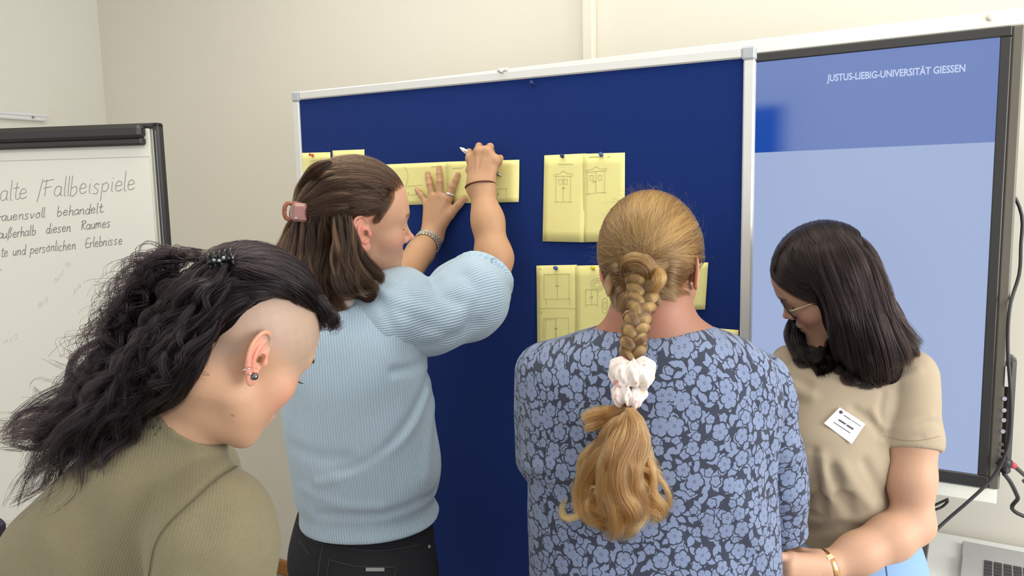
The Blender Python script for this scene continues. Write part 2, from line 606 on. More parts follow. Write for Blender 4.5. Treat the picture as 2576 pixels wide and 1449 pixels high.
def skin_mat(name, sss=0.12):
    t = NT(name); v = t.obj()
    at = t.attr('col')
    nz = t.noise(v, 140, 4, 0.6)
    c = t.mix(0.22, at.outputs['Color'], t.mix(nz.outputs[0], (0.36, 0.37, 0.38), (0.64, 0.62, 0.62)), 'OVERLAY')
    t.P(Base_Color=c, Roughness=0.5)
    t.b.inputs['Subsurface Weight'].default_value = sss
    t.b.inputs['Subsurface Radius'].default_value = (1.0, 0.36, 0.18)
    t.b.inputs['Subsurface Scale'].default_value = 0.006
    t.b.inputs['Specular IOR Level'].default_value = 0.35
    t.bump(t.noise(v, 620, 4, .65).outputs[0], 0.2, 0.0008)
    return t.m
def blend_col(C, w, col):
    w = np.clip(w, 0, 1)[:, None]
    C[:, :3] = C[:, :3] * (1 - w) + np.array(col) * w
def gauss(P, c, r):
    return np.exp(-(((P - np.asarray(c)) / np.asarray(r)) ** 2).sum(-1))
# ---------------------------------------------------------------- the room
A_B, S_B = 0.4594, 1.6479                     # pin board plane: turn and distance
A_W, S_S, S_W = 0.5406, 1.9258, 2.25          # wall turn, screen distance, wall distance
def axes(a):
    return np.array([math.cos(a), -math.sin(a), 0.0]), np.array([math.sin(a), math.cos(a), 0.0])
EB, NB = axes(A_B)
EW, NW = axes(A_W)
ZUP = np.array([0, 0, 1.0])
def WB(u, s, z): return EB * u + NB * s + ZUP * z
def WW(u, s, z): return EW * u + NW * s + ZUP * z
AXB = np.stack([EB, NB, ZUP], 1)
AXW = np.stack([EW, NW, ZUP], 1)

def wall_mat(name, col):
    t = NT(name); v = t.obj()
    c = t.mix(t.noise(v, 1.6, 4).outputs[0], tuple(np.array(col) * 0.97), tuple(np.array(col) * 1.03))
    t.P(Base_Color=c, Roughness=0.85)
    t.b.inputs['Specular IOR Level'].default_value = 0.2
    t.bump(t.noise(v, 220, 3).outputs[0], 0.12, 0.001)
    return t.m
M_wall = wall_mat('painted_wall', srgb(228, 223, 209))
M_wall_l = wall_mat('painted_wall_pale', srgb(226, 225, 215))
M_ceil = wall_mat('ceiling_paint', srgb(235, 233, 226))
def floor_mat():
    t = NT('linoleum'); v = t.obj()
    c = t.mix(t.noise(v, 30, 6, 0.7).outputs[0], srgb(120, 112, 100), srgb(160, 152, 138))
    t.P(Base_Color=c, Roughness=0.4)
    return t.m
def wood_mat(name, a, b):
    t = NT(name); v = t.obj()
    w = t.node('ShaderNodeTexWave', {'Vector': t.vmath('MULTIPLY', v, (3, 3, 40)), 'Scale': 1.0, 'Distortion': 6.0, 'Detail': 3.0}, wave_type='BANDS', bands_direction='Z')
    t.P(Base_Color=t.mix(w.outputs[0], a, b), Roughness=0.45)
    return t.m

# corner of the back wall and the wall on the left
_c = onplane(258, 180, NW, S_W)
U_C = _c @ EW
H = 2.95
def struct(o):
    o['kind'] = 'structure'; return o
struct(pbox('wall_back', WW(U_C + 2.4, S_W + 0.06, H / 2), (2.5, 0.06, H / 2), M_wall, ax=AXW))
struct(pbox('wall_left', WW(U_C - 0.06, S_W - 2.0, H / 2), (0.06, 2.0, H / 2), M_wall_l, ax=AXW))
struct(pbox('floor', WW(U_C + 2.4, S_W - 2.0, -0.05), (2.6, 2.2, 0.05), floor_mat(), ax=AXW))
struct(pbox('ceiling', WW(U_C + 2.4, S_W - 2.0, H + 0.05), (2.6, 2.2, 0.05), M_ceil, ax=AXW))
struct(pbox('baseboard_back', WW(U_C + 2.4, S_W - 0.009, 0.031), (2.39, 0.009, 0.031), wood_mat('baseboard_wood', srgb(176, 122, 62), srgb(146, 96, 46)), ax=AXW, bev=0.003))
struct(pbox('baseboard_left', WW(U_C + 0.009, S_W - 2.0, 0.031), (0.009, 1.97, 0.031), wood_mat('baseboard_wood_left', srgb(176, 122, 62), srgb(146, 96, 46)), ax=AXW, bev=0.003))
M_duct = simple('duct_plastic', srgb(226, 222, 206), 0.5, noise=0.02)
u0 = onplane(1464, 60, NW, S_W - 0.03) @ EW; u1 = onplane(1490, 60, NW, S_W - 0.03) @ EW
struct(pbox('trim_1', WW((u0 + u1) / 2, S_W - 0.015, 2.1), ((u1 - u0) / 2, 0.015, 0.85), M_duct, ax=AXW, bev=0.003))

# white rail on the left wall
NL = EW
_sl = U_C + 0.03
pr0 = onplane(118, 298, NL, _sl); 
M_rail = simple('white_lacquer', srgb(226, 228, 230), 0.35, noise=0.02)
rail = empty('wall_rail', pr0 - NW * 0.5 - EW * 0.03, 'white metal rail with a screwed end on the left wall above the flip chart', 'rail')
axl = np.stack([NW, -EW, ZUP], 1)
pbox('rail_bar', pr0 - NW * 0.6 - EW * 0.015, (0.6, 0.015, 0.012), M_rail, rail, axl, 0.003)
pbox('lip', pr0 - NW * 0.6 + EW * 0.003 + ZUP * 0.012, (0.6, 0.003, 0.006), M_rail, rail, axl, 0.001)
P, Q = tube([pr0 - NW * 0.06 + EW * 0.0, pr0 - NW * 0.06 + EW * 0.004], 0.005, 10)
put('screw', P, Q, simple('screw_steel', srgb(150, 150, 150), 0.4, 1.0), rail, False)

# ---------------------------------------------------------------- pin board
ZT, UL = CAM_Z + 0.2858, -1.4628
ZBOT = ZT - 1.5
M_alu = simple('anodised_frame', srgb(214, 214, 208), 0.35, 0.25, noise=0.03)
M_cap = simple('grey_plastic', srgb(172, 176, 180), 0.5, noise=0.03)
def felt_mat():
    t = NT('blue_felt'); v = t.obj()
    nz = t.noise(v, 420, 5, 0.75)
    n2 = t.noise(v, 60, 3)
    c = t.mix(nz.outputs[0], srgb(13, 37, 96), srgb(25, 51, 116))
    c = t.mix(t.math('MULTIPLY', n2.outputs[0], 0.25), c, srgb(16, 40, 98))
    t.P(Base_Color=c, Roughness=0.95)
    t.b.inputs['Specular IOR Level'].default_value = 0.1
    t.b.inputs['Sheen Weight'].default_value = 0.12
    t.bump(nz.outputs[0], 0.5, 0.001)
    return t.m
board = empty('pin_board', WB(UL + 0.6, S_B + 0.02, 0), 'blue felt pin board with an aluminium frame, yellow papers pinned on it', 'pin board')
FW = 0.011                                     # half width of the frame rail
pbox('felt_panel', WB(UL + 0.6, S_B + 0.014, (ZT + ZBOT) / 2), (0.6 - FW, 0.008, 0.75 - FW), felt_mat(), board, AXB)
pbox('frame_rail', WB(UL + 0.6, S_B + 0.012, ZT - FW), (0.575, 0.012, FW), M_alu, board, AXB, 0.003)
pbox('frame_rail', WB(UL + 0.6, S_B + 0.012, ZBOT + FW), (0.575, 0.012, FW), M_alu, board, AXB, 0.003)
pbox('frame_rail', WB(UL + FW, S_B + 0.012, (ZT + ZBOT) / 2), (FW, 0.012, 0.725), M_alu, board, AXB, 0.003)
pbox('frame_rail', WB(UL + 1.2 - FW, S_B + 0.012, (ZT + ZBOT) / 2), (FW, 0.012, 0.725), M_alu, board, AXB, 0.003)
for uu in (UL + 0.0125, UL + 1.1875):
    for zz in (ZT - 0.0125, ZBOT + 0.0125):
        pbox('corner_cap', WB(uu, S_B + 0.012, zz), (0.0135, 0.0135, 0.0135), M_cap, board, AXB, 0.004)
cu = onplane(1263, 181, NB, S_B) @ EB
P, Q = frame_box(WB(cu, S_B + 0.008, ZT + 0.003), (0.014, 0.009, 0.004), AXB, 0.002)
P2, Q2 = tube([WB(cu, S_B + 0.0, ZT + 0.004), WB(cu, S_B - 0.006, ZT - 0.004)], 0.004, 10)
put('hanging_clip', np.vstack([P, P2]), list(map(tuple, Q)) + [tuple(i + len(P) for i in q) for q in Q2], M_alu, board, False)
for uu in (UL + 0.12, UL + 1.08):
    pbox('stand_leg', WB(uu, S_B + 0.034, 0.6), (0.016, 0.010, 0.585), M_alu, board, AXB, 0.003)
    pbox('foot', WB(uu, S_B + 0.034, 0.0125), (0.02, 0.17, 0.0125), M_alu, board, AXB, 0.004)

# yellow papers
def paper_mat():
    t = NT('yellow_paper'); v = t.obj()
    c = t.mix(t.noise(v, 35, 4).outputs[0], srgb(226, 218, 142), srgb(236, 229, 158))
    t.P(Base_Color=c, Roughness=0.8)
    t.b.inputs['Specular IOR Level'].default_value = 0.2
    return t.m
M_paper = paper_mat()
M_pencil = simple('pencil_grey', srgb(176, 170, 117), 0.8, noise=0.2, scale=500)
M_pencil_d = simple('pencil_dark', srgb(140, 135, 98), 0.8, noise=0.2, scale=500)
def onboard(px, py, lift=0.0):
    return onplane(px, py, NB, S_B + 0.006 - lift)
def sheet(corners, lift, label, lines=(), dark=(), bow=0.004, seed=0):
    """TL TR BR BL in pixels of the photograph, laid on the felt"""
    C = [onboard(*c) for c in corners]
    n, m = 9, 9
    P = []
    for side in (0, 1):
        for i in range(n):
            for j in range(m):
                s, t = j / (m - 1), i / (n - 1)
                p = (C[0] * (1 - s) + C[1] * s) * (1 - t) + (C[3] * (1 - s) + C[2] * s) * t
                b = bow * (t ** 2) * (0.6 + 0.4 * math.sin(3 * s + seed)) + 0.0012
                P.append(p - NB * (lift + b + (0.0006 if side else 0)))
    Q = []
    N = n * m
    for i in range(n - 1):
        for j in range(m - 1):
            a = i * m + j
            Q.append((a, a + 1, a + m + 1, a + m)); Q.append((N + a, N + a + m, N + a + m + 1, N + a + 1))
    rim = [j for j in range(m)] + [i * m + m - 1 for i in range(1, n)] + [(n - 1) * m + j for j in range(m - 2, -1, -1)] + [i * m for i in range(n - 2, 0, -1)]
    for k in range(len(rim)):
        a, b = rim[k], rim[(k + 1) % len(rim)]
        Q.append((a, N + a, N + b, b))
    o = put('sheet_of_paper', P, Q, M_paper, None, True, base=C[0])
    tag(o, label, 'paper', 'yellow papers on the pin board')
    Cm = np.array(C)
    def surf(px, py):
        p = onboard(px, py)
        # height of the bowed sheet under this spot
        t = np.clip(((Cm[0] - p) @ ZUP) / max((Cm[0] - Cm[3]) @ ZUP, 1e-6), 0, 1)
        s = np.clip(((p - Cm[0]) @ EB) / max((Cm[1] - Cm[0]) @ EB, 1e-6), 0, 1)
        return p - NB * (lift + bow * t * t * (0.6 + 0.4 * math.sin(3 * s + seed)) + 0.0012 + 0.0009)
    for nm, ls, mt, r in (('pencil_drawing', lines, M_pencil, 0.00045), ('pencil_drawing', dark, M_pencil_d, 0.0006)):
        if ls:
            P, Q = tubes([([surf(*q) for q in (l if len(l) > 1 else [l[0], (l[0][0] + 1.5, l[0][1])])], r) for l in ls], 4)
            put(nm, P, Q, mt, o, False)['kind'] = 'stuff'
    return o
def rect(x0, y0, x1, y1, sk=0):
    return [(x0, y0), (x1, y0 - sk), (x1, y1 - sk), (x0, y1), (x0, y0)]
def scribble(x0, y0, x1, y1, n, amp):
    return [(x0 + (x1 - x0) * i / n, y0 + (y1 - y0) * i / n + amp * math.sin(i * 2.1) * (0.6 + 0.4 * math.sin(i * 0.7))) for i in range(n + 1)]
def wardrobe(x, y, w, h, sk=0, top=True):
    L = [rect(x, y, x + w, y + h, sk), [(x + w / 2, y - sk / 2), (x + w / 2, y + h - sk / 2)]]
    if top:
        L += [[(x - 4, y), (x - 4, y - 5), (x + w * .3, y - 7), (x + w * .42, y - 13), (x + w * .58, y - 13), (x + w * .7, y - 8), (x + w + 5, y - 6 - sk), (x + w + 5, y - sk), (x - 4, y)],
              rect(x + 7, y + 8, x + 15, y + 20, 0), rect(x + w - 16, y + 8, x + w - 8, y + 20, 0),
              [(x - 3, y + h + 4), (x - 3, y + h), (x + 5, y + h), (x + 4, y + h + 4)], [(x + w - 5, y + h + 4 - sk), (x + w - 4, y + h - sk), (x + w + 3, y + h - sk), (x + w + 2, y + h + 4 - sk)]]
    return L
def knobs(x, y):
    return [[(x - 3, y), (x - 1, y + 1.5), (x - 3, y + 2), (x - 3, y)], [(x + 2, y), (x + 4, y + 1.5), (x + 2, y + 2), (x + 2, y)]]
sheet([(755, 385), (832, 383), (836, 508), (760, 512)], 0.0, 'yellow paper at the far left end of the upper row, held by a red pin', [scribble(780, 405, 815, 402, 14, 1.5)], seed=1)
sheet([(838, 379), (918, 376), (921, 500), (842, 505)], 0.001, 'yellow paper showing only its top edge above the brown-haired writer', [scribble(858, 396, 890, 394, 10, 1.2)], seed=2)
sheet([(966, 414), (1128, 407), (1130, 512), (968, 518)], 0.0, 'yellow paper under the spread left hand of the writer',
      [[(1018, 420), (1024, 426), (1028, 440), (1026, 458), (1022, 466)], rect(1022, 468, 1048, 490, 1), [(1050, 466), (1064, 465)], scribble(1085, 420, 1112, 417, 10, 1.2)], [[(1028, 483), (1029, 488)]], seed=3)
sheet([(1126, 407), (1308, 402), (1308, 508), (1129, 512)], 0.002, 'yellow paper the raised right hand is writing on',
      [[(1253, 500), (1256, 475), (1278, 474), (1277, 502)], [(1225, 476), (1252, 475)], scribble(1140, 424, 1165, 422, 8, 1.0)], [[(1254, 486), (1258, 487), (1254, 490), (1258, 492)]], seed=4)
sheet([(1370, 391), (1474, 386), (1471, 609), (1366, 607)], 0.0, 'yellow paper with the left drawing of a pencil wardrobe with crown top, dark blue pin',
      wardrobe(1400, 443, 37, 64, 0) + [scribble(1405, 413, 1443, 413, 16, 1.4)], knobs(1419, 472), bow=0.006, seed=5)
sheet([(1470, 387), (1573, 384), (1573, 606), (1468, 609)], 0.0012, 'yellow paper with the right, leaning pencil wardrobe, bright blue pin, beside the braided head',
      wardrobe(1479, 433, 44, 54, 4) + [scribble(1482, 395, 1512, 394, 14, 1.4), scribble(1529, 394, 1535, 394, 4, 1)], knobs(1497, 456), bow=0.006, seed=6)
sheet([(1350, 668), (1452, 666), (1456, 884), (1354, 890)], 0.0, 'yellow paper with two plain cupboards drawn one above the other',
      [rect(1370, 690, 1433, 752, 1), [(1402, 690), (1404, 750)], [(1375, 752), (1376, 768)], [(1434, 750), (1435, 767)], [(1358, 776), (1400, 774), (1448, 776)],
       rect(1369, 800, 1432, 860, 1), rect(1374, 803, 1400, 858, 0), [(1400, 800), (1402, 858)], scribble(1356, 676, 1362, 676, 4, 1), scribble(1361, 785, 1367, 785, 4, 1)], knobs(1402, 718) + knobs(1400, 825), seed=7)
sheet([(1450, 668), (1556, 666), (1560, 880), (1453, 884)], 0.0012, 'yellow paper with a small cupboard drawing, yellow pin, half behind the braided head',
      [rect(1475, 728, 1505, 766, 1), [(1490, 727), (1490, 766)], [(1475, 766), (1475, 771)], [(1504, 765), (1505, 771)]] + [[(1505 + 18 * math.cos(a) * k, 715 + 16 * math.sin(a) * k) for a in np.linspace(0, 5.6, 12)] for k in (0.4, 0.7, 1.0)]
      + [[(1523 + 8 * math.cos(a) * k, 768 + 20 * math.sin(a) * k) for a in np.linspace(0, 6.2, 12)] for k in (0.5, 1.0)], knobs(1489, 746), seed=8)
sheet([(1676, 664), (1782, 660), (1775, 778), (1674, 781)], 0.0, 'yellow paper peeking out right of the braided head, above its shoulder', [], bow=0.008, seed=9)
sheet([(1745, 821), (1858, 830), (1855, 950), (1742, 944)], 0.0, 'yellow paper at the lower right edge of the blue board, yellow pin', [scribble(1800, 850, 1845, 852, 12, 1.2)], seed=10)

def pushpin(px, py, col, label, tilt=(0.1, 0.25)):
    c = onboard(px, py, 0.004)
    mt = simple('pin_plastic', col, 0.3, noise=0.03)
    d = -NB + EB * tilt[0] + ZUP * tilt[1]; d /= np.linalg.norm(d)
    prof = [(0, 0.0045), (0.0012, 0.0047), (0.0022, 0.0026), (0.007, 0.0024), (0.0085, 0.0042), (0.0098, 0.0043), (0.0105, 0.003)]
    root = empty('push_pin', c, label, 'pin', 'push pins on the board')
    P, Q = tube([c + d * a for a, r in prof], [r for a, r in prof], 14)
    put('pin_head', P, Q, mt, root)
    P, Q = tube([c + d * 0.001, c - d * 0.006], 0.0006, 6)
    put('needle', P, Q, M_alu, root)
pushpin(787, 391, srgb(196, 62, 40), 'red push pin in the far left yellow paper', (-0.5, 0.3))
pushpin(1415, 393, srgb(34, 40, 92), 'dark navy push pin above the left wardrobe drawing', (0.2, 0.1))
pushpin(1513, 390, srgb(50, 92, 150), 'bright blue push pin above the leaning wardrobe drawing')
pushpin(1399, 675, srgb(52, 86, 150), 'blue push pin above the two stacked cupboard drawings')
pushpin(1492, 674, srgb(222, 196, 60), 'yellow push pin left of the braided head')
pushpin(1796, 832, srgb(222, 204, 70), 'yellow push pin at the right, above the floral shoulder')
pushpin(1340, 211, srgb(24, 34, 96), 'lone dark blue push pin in the bare felt near the top frame')

# ---------------------------------------------------------------- display
US, ZS, HS = 0.0252, CAM_Z + 0.3001, 0.93
WS = 1.653
M_black = simple('black_bezel', srgb(46, 44, 42), 0.35, noise=0.05)
M_grey_d = simple('dark_grey_casing', srgb(98, 93, 83), 0.5, noise=0.05)
M_white = simple('white_header', srgb(244, 242, 226), 0.4, noise=0.015)
disp = empty('display', WW(US - WS / 2, S_S + 0.05, ZS - HS), 'large touch display showing a blue slide, in a black bezel with white bars', 'display')
def slide_mat():
    t = NT('lit_slide'); 
    uv = t.attr('suv').outputs['Vector']
    x = t.node('ShaderNodeSeparateXYZ', {0: uv})
    band = t.math('GREATER_THAN', x.outputs[1], 1 - 0.2275)
    low = srgb(166, 183, 220); hi = srgb(113, 135, 193)
    c = t.mix(band, low, hi)
    # the blue block of the slide, soft edged
    fx = t.node('ShaderNodeMapRange', {'Value': x.outputs[0], 'From Min': 0.762, 'From Max': 0.722}, interpolation_type='SMOOTHSTEP')
    fy = t.node('ShaderNodeMapRange', {'Value': x.outputs[1], 'From Min': 0.908, 'From Max': 0.872}, interpolation_type='SMOOTHSTEP')
    f = t.math('MULTIPLY', t.math('MULTIPLY', fx.outputs[0], fy.outputs[0]), band)
    c = t.mix(f, c, srgb(18, 76, 172))
    t.P(Base_Color=(0.01, 0.01, 0.012), Roughness=0.28)
    t.set(t.b.inputs['Emission Color'], c)
    t.b.inputs['Emission Strength'].default_value = 0.93
    t.b.inputs['Specular IOR Level'].default_value = 0.3
    return t.m
P = np.array([WW(US - WS, S_S, ZS - HS), WW(US, S_S, ZS - HS), WW(US, S_S, ZS), WW(US - WS, S_S, ZS)])
P = np.vstack([P, P + NW * 0.004])
put('screen_glass', P, [(0, 1, 2, 3), (7, 6, 5, 4), (0, 4, 5, 1), (1, 5, 6, 2), (2, 6, 7, 3), (3, 7, 4, 0)], slide_mat(), disp, False,
    attrs={'suv': np.array([[0, 0, 0], [1, 0, 0], [1, 1, 0], [0, 1, 0]] * 2, float)})
bz = 0.020; TK = 0.03
def bar(name, u0, u1, z0, z1, s0, s1, mt, bev=0.002):
    return pbox(name, WW((u0 + u1) / 2, (s0 + s1) / 2, (z0 + z1) / 2), ((u1 - u0) / 2, (s1 - s0) / 2, (z1 - z0) / 2), mt, disp, AXW, bev)
bar('bezel', US - WS - bz, US + bz, ZS, ZS + bz, S_S - 0.006, S_S + TK, M_black)
bar('bezel', US - WS - bz, US + bz, ZS - HS - bz * 1.4, ZS - HS, S_S - 0.006, S_S + TK, M_black)
bar('bezel', US - WS - bz, US - WS, ZS - HS, ZS, S_S - 0.006, S_S + TK, M_black)
bar('bezel', US, US + bz, ZS - HS, ZS, S_S - 0.006, S_S + TK, M_black)
bar('side_casing', US + bz, US + bz + 0.022, ZS - HS - bz * 1.4, ZS + bz, S_S - 0.004, S_S + 0.06, M_grey_d, 0.004)
bar('back_casing', US - WS - bz, US + bz, ZS - HS - bz, ZS + bz, S_S + TK, S_S + 0.075, M_grey_d, 0.004)
bar('header_bar', US - WS - 0.04, US + bz + 0.026, ZS + bz, ZS + bz + 0.034, S_S - 0.002, S_S + 0.08, M_white, 0.003)
bar('footer_bar', US - WS - 0.04, US + bz + 0.018, ZS - HS - bz * 1.4 - 0.034, ZS - HS - bz * 1.4, S_S - 0.002, S_S + 0.08, M_white, 0.003)
bar('wall_bracket', US - WS / 2 - 0.3, US - WS / 2 + 0.3, ZS - HS * 0.7, ZS - HS * 0.3, S_S + 0.075, S_W, M_grey_d, 0.002)
# control panel on the right edge with buttons and sockets
zc0 = onplane(2530, 1190, NW, S_S) @ ZUP; zc1 = onplane(2540, 905, NW, S_S) @ ZUP
zc0 = float(onplane(2520, 1195, NW, S_S)[2]); zc1 = float(onplane(2540, 900, NW, S_S)[2])
cp = bar('control_panel', US + bz + 0.020, US + bz + 0.041, zc0, zc1, S_S - 0.004, S_S + 0.05, M_black, 0.008)
for (px, py) in ((2527, 1003), (2526, 1032), (2525, 1057), (2523, 1085)):
    c = onplane(px, py, NW, S_S - 0.004)
    P, Q = tube([c + NW * 0.001, c - NW * 0.003], [0.0048, 0.0042], 12)
    put('button', P, Q, simple('button_silver', srgb(196, 192, 204), 0.3, 0.4), cp, False)
for (px, py, w) in ((2520, 1118, .004), (2519, 1134, .006), (2517, 1150, .006), (2514, 1165, .005)):
    c = onplane(px, py, NW, S_S - 0.005)
    pbox('socket', c, (w * 0.8, 0.001, 0.0035), M_grey_d, cp, AXW, 0.0005)
c = onplane(2533, 947, NW, S_S - 0.005)
pbox('label_strip', c, (0.0035, 0.0008, 0.022), simple('label_white', srgb(222, 222, 222), 0.5), cp, AXW)
c = onplane(2490, 44, NW, S_S - 0.003)
P, Q = tube([c + NW * 0.002, c - NW * 0.002, c - NW * 0.006], [0.006, 0.0075, 0.004], 14)
put('cap_screw', P, Q, simple('screw_cap', srgb(214, 212, 200), 0.4), disp)

def text_on(body, p0, p1, mt, parent, name, height, ax_up, lift, weight=0.0, n=NW):
    """flat lettering between two places, capitals height metres tall"""
    cu = bpy.data.curves.new(name, 'FONT'); cu.body = body; cu.size = 1.0; cu.resolution_u = 3
    cu.offset = weight; cu.extrude = 0.002
    o = bpy.data.objects.new(name, cu); COL.objects.link(o)
    dg = bpy.context.evaluated_depsgraph_get()
    me = o.evaluated_get(dg).to_mesh()
    V = np.array([v.co[:] for v in me.vertices]); Q = [tuple(p.vertices) for p in me.polygons]
    bpy.data.objects.remove(o); bpy.data.curves.remove(cu)
    x0, x1 = V[:, 0].min(), V[:, 0].max()
    h = 0.69
    d = (p1 - p0)
    s = (V[:, 0] - x0) / (x1 - x0)
    P = p0 + s[:, None] * d + (V[:, 1] / h * height)[:, None] * ax_up - n * (lift + V[:, 2] * 0.1)[:, None]
    return put(name, P, Q, mt, parent, False)
def glow_mat(name, col, s):
    t = NT(name); t.P(Base_Color=(0.02, 0.02, 0.02)); t.set(t.b.inputs['Emission Color'], col); t.b.inputs['Emission Strength'].default_value = s
    return t.m
text_on('JUSTUS-LIEBIG-UNIVERSITÄT GIESSEN', onplane(2080, 205, NW, S_S), onplane(2428, 180, NW, S_S), glow_mat('slide_lettering', srgb(196, 210, 244), 0.95), disp, 'slide_lettering', 0.0148, ZUP, 0.0006, 0.02)

# ---------------------------------------------------------------- flip chart
A_F = 0.148
EF, NF = axes(A_F)
_pf = A(400, 310, 2.05)
S_F = _pf @ NF
AXF = np.stack([EF, NF, ZUP], 1)
def onchart(px, py, lift=0.0): return onplane(px, py, NF, S_F - lift)
uF = lambda px, py: float(onchart(px, py) @ EF)
zF = lambda px, py: float(onchart(px, py)[2])
def WF(u, s, z): return EF * u + NF * s + ZUP * z
M_fblack = simple('flip_chart_black', srgb(44, 42, 40), 0.45, noise=0.05)
M_sheet = simple('white_flip_paper', srgb(224, 223, 211), 0.8, noise=0.015, scale=8)
uR = uF(411, 475); zTop = zF(380, 309); uLft = uR - 0.74
chart = empty('flip_chart', WF((uR + uLft) / 2, S_F + 0.02, 0), 'white flip chart pad in a black frame with a handwritten heading', 'flip chart')
def fbox(name, u0, u1, z0, z1, s0, s1, mt, bev=0.002, parent=None):
    return pbox(name, WF((u0 + u1) / 2, S_F + (s0 + s1) / 2, (z0 + z1) / 2), ((u1 - u0) / 2, (s1 - s0) / 2, (z1 - z0) / 2), mt, parent or chart, AXF, bev)
zB = zTop - 1.16
fbox('back_board', uLft + 0.005, uR - 0.006, zB, zTop - 0.005, 0.006, 0.018, M_white)
fbox('side_rail', uR - 0.018, uR, 0.0, zTop, -0.004, 0.022, M_fblack, 0.004)
fbox('rail_highlight', uR - 0.009, uR - 0.006, zB, zTop - 0.02, -0.0055, 0.0, simple('rail_shine', srgb(128, 130, 134), 0.35, 0.5), 0.0)  # lighter strip standing in for the highlight along the black rail
fbox('side_rail', uLft, uLft + 0.018, 0.0, zTop, -0.004, 0.022, M_fblack, 0.004)
fbox('top_rail', uLft, uR, zTop - 0.014, zTop, -0.004, 0.022, M_fblack, 0.004)
uc1 = uF(371, 340)
zc_t, zc_b = zF(185, 322), zF(185, 372)
fbox('clamp_bar', uLft + 0.03, uc1, zc_b + 0.018, zc_t, -0.034, 0.0, M_fblack, 0.008)
fbox('clamp_lip', uLft + 0.03, uc1 - 0.002, zc_b, zc_b + 0.020, -0.026, 0.0, M_fblack, 0.005)
uP = uF(386, 450)
zpad = zF(200, 330)
fbox('paper_pad', uLft + 0.03, uP, zB + 0.05, zpad, -0.006, 0.006, M_sheet, 0.001)
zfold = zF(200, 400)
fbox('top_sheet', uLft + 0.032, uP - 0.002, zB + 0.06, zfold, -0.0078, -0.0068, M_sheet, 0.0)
fbox('fold_shade', uLft + 0.032, uP - 0.002, zfold - 0.0005, zfold + 0.0006, -0.0082, -0.0066, simple('fold_shade_grey', srgb(168, 158, 146), 0.9), 0.0)  # thin darker strip, paints the shadow crease at the fold of the sheet
fbox('pen_tray', uLft, uR, zB - 0.02, zB, -0.07, 0.02, M_fblack, 0.003)
P, Q = tubes([([WF((uR + uLft) / 2, S_F + 0.03, zTop - 0.3), WF((uR + uLft) / 2, S_F + 0.62, 0.012)], 0.012)], 10)
put('rear_leg', P, Q, M_fblack, chart)
# handwriting
GL = {
 'a': [[(.6, .9), (.3, 1), (.05, .7), (.05, .25), (.3, 0), (.6, .3), (.65, .95), (.62, .2), (.8, 0)]], 'l': [[(.1, 2), (.1, .2), (.3, 0)]],
 't': [[(.3, 1.7), (.25, .2), (.5, 0), (.65, .15)], [(0, 1.1), (.6, 1.15)]], 'e': [[(.05, .5), (.6, .6), (.5, .95), (.2, .95), (.05, .5), (.15, .1), (.4, 0), (.7, .2)]],
 '/': [[(0, -.4), (.35, 1.9)]], 'F': [[(.15, 0), (.2, 1.7)], [(-.1, 1.6), (.9, 1.75)], [(-.05, .8), (.7, .95)]],
 'b': [[(.1, 2), (.08, .1), (.4, 0), (.65, .4), (.5, .9), (.1, .7)]], 'i': [[(.15, 1), (.15, .15), (.3, 0)], [(.15, 1.4), (.18, 1.46)]],
 's': [[(.6, .9), (.3, 1), (.1, .75), (.5, .35), (.4, 0), (.05, .05)]], 'p': [[(.1, 1), (.05, -.8)], [(.1, .8), (.4, 1), (.65, .6), (.4, .1), (.1, .2)]],
 'r': [[(.1, 1), (.1, 0)], [(.1, .6), (.3, .95), (.55, .95)]], 'u': [[(.05, 1), (.08, .2), (.3, 0), (.6, .4), (.62, 1), (.62, .2), (.8, 0)]],
 'n': [[(.08, 1), (.08, 0), (.1, .6), (.4, 1), (.6, .8), (.6, .1), (.8, 0)]], 'v': [[(.05, 1), (.3, 0), (.6, 1)]], 'o': [[(.35, 1), (.05, .6), (.2, .05), (.55, .15), (.6, .7), (.35, 1), (.7, .95)]],
 'h': [[(.1, 2), (.08, 0), (.12, .6), (.4, 1), (.6, .7), (.6, .1), (.8, 0)]], 'd': [[(.6, .8), (.3, 1), (.05, .5), (.25, 0), (.6, .3), (.7, 2), (.65, .2), (.8, 0)]],
 'R': [[(.1, 0), (.15, 1.7)], [(-.1, 1.6), (.5, 1.8), (.75, 1.4), (.2, .9), (.8, 0)]], 'm': [[(.05, 1), (.05, 0), (.08, .6), (.3, 1), (.45, .7), (.45, 0), (.5, .6), (.7, 1), (.9, .7), (.9, .1), (1.05, 0)]],
 'c': [[(.6, .85), (.3, 1), (.05, .5), (.25, 0), (.65, .15)]], 'k': [[(.1, 2), (.1, 0)], [(.6, 1), (.1, .45), (.65, 0)]], 'E': [[(.8, 1.7), (.15, 1.65), (.1, 0), (.8, .05)], [(.1, .85), (.65, .9)]],
 '.': [[(.1, .05), (.16, .1)]], 'ö': [[(.35, 1), (.05, .6), (.2, .05), (.55, .15), (.6, .7), (.35, 1), (.7, .95)], [(.15, 1.4), (.18, 1.46)], [(.5, 1.4), (.53, 1.46)]],
 'ß': [[(.1, -.6), (.15, 1.5), (.4, 1.9), (.6, 1.5), (.35, 1.05), (.65, .5), (.4, 0), (.25, .1)]], ' ': []}
WD = {'l': .35, 'i': .4, '/': .5, 'm': 1.15, '.': .3, ' ': .9, 't': .65, 'r': .6, 'F': 1.0, 'E': .95, 'R': .95}
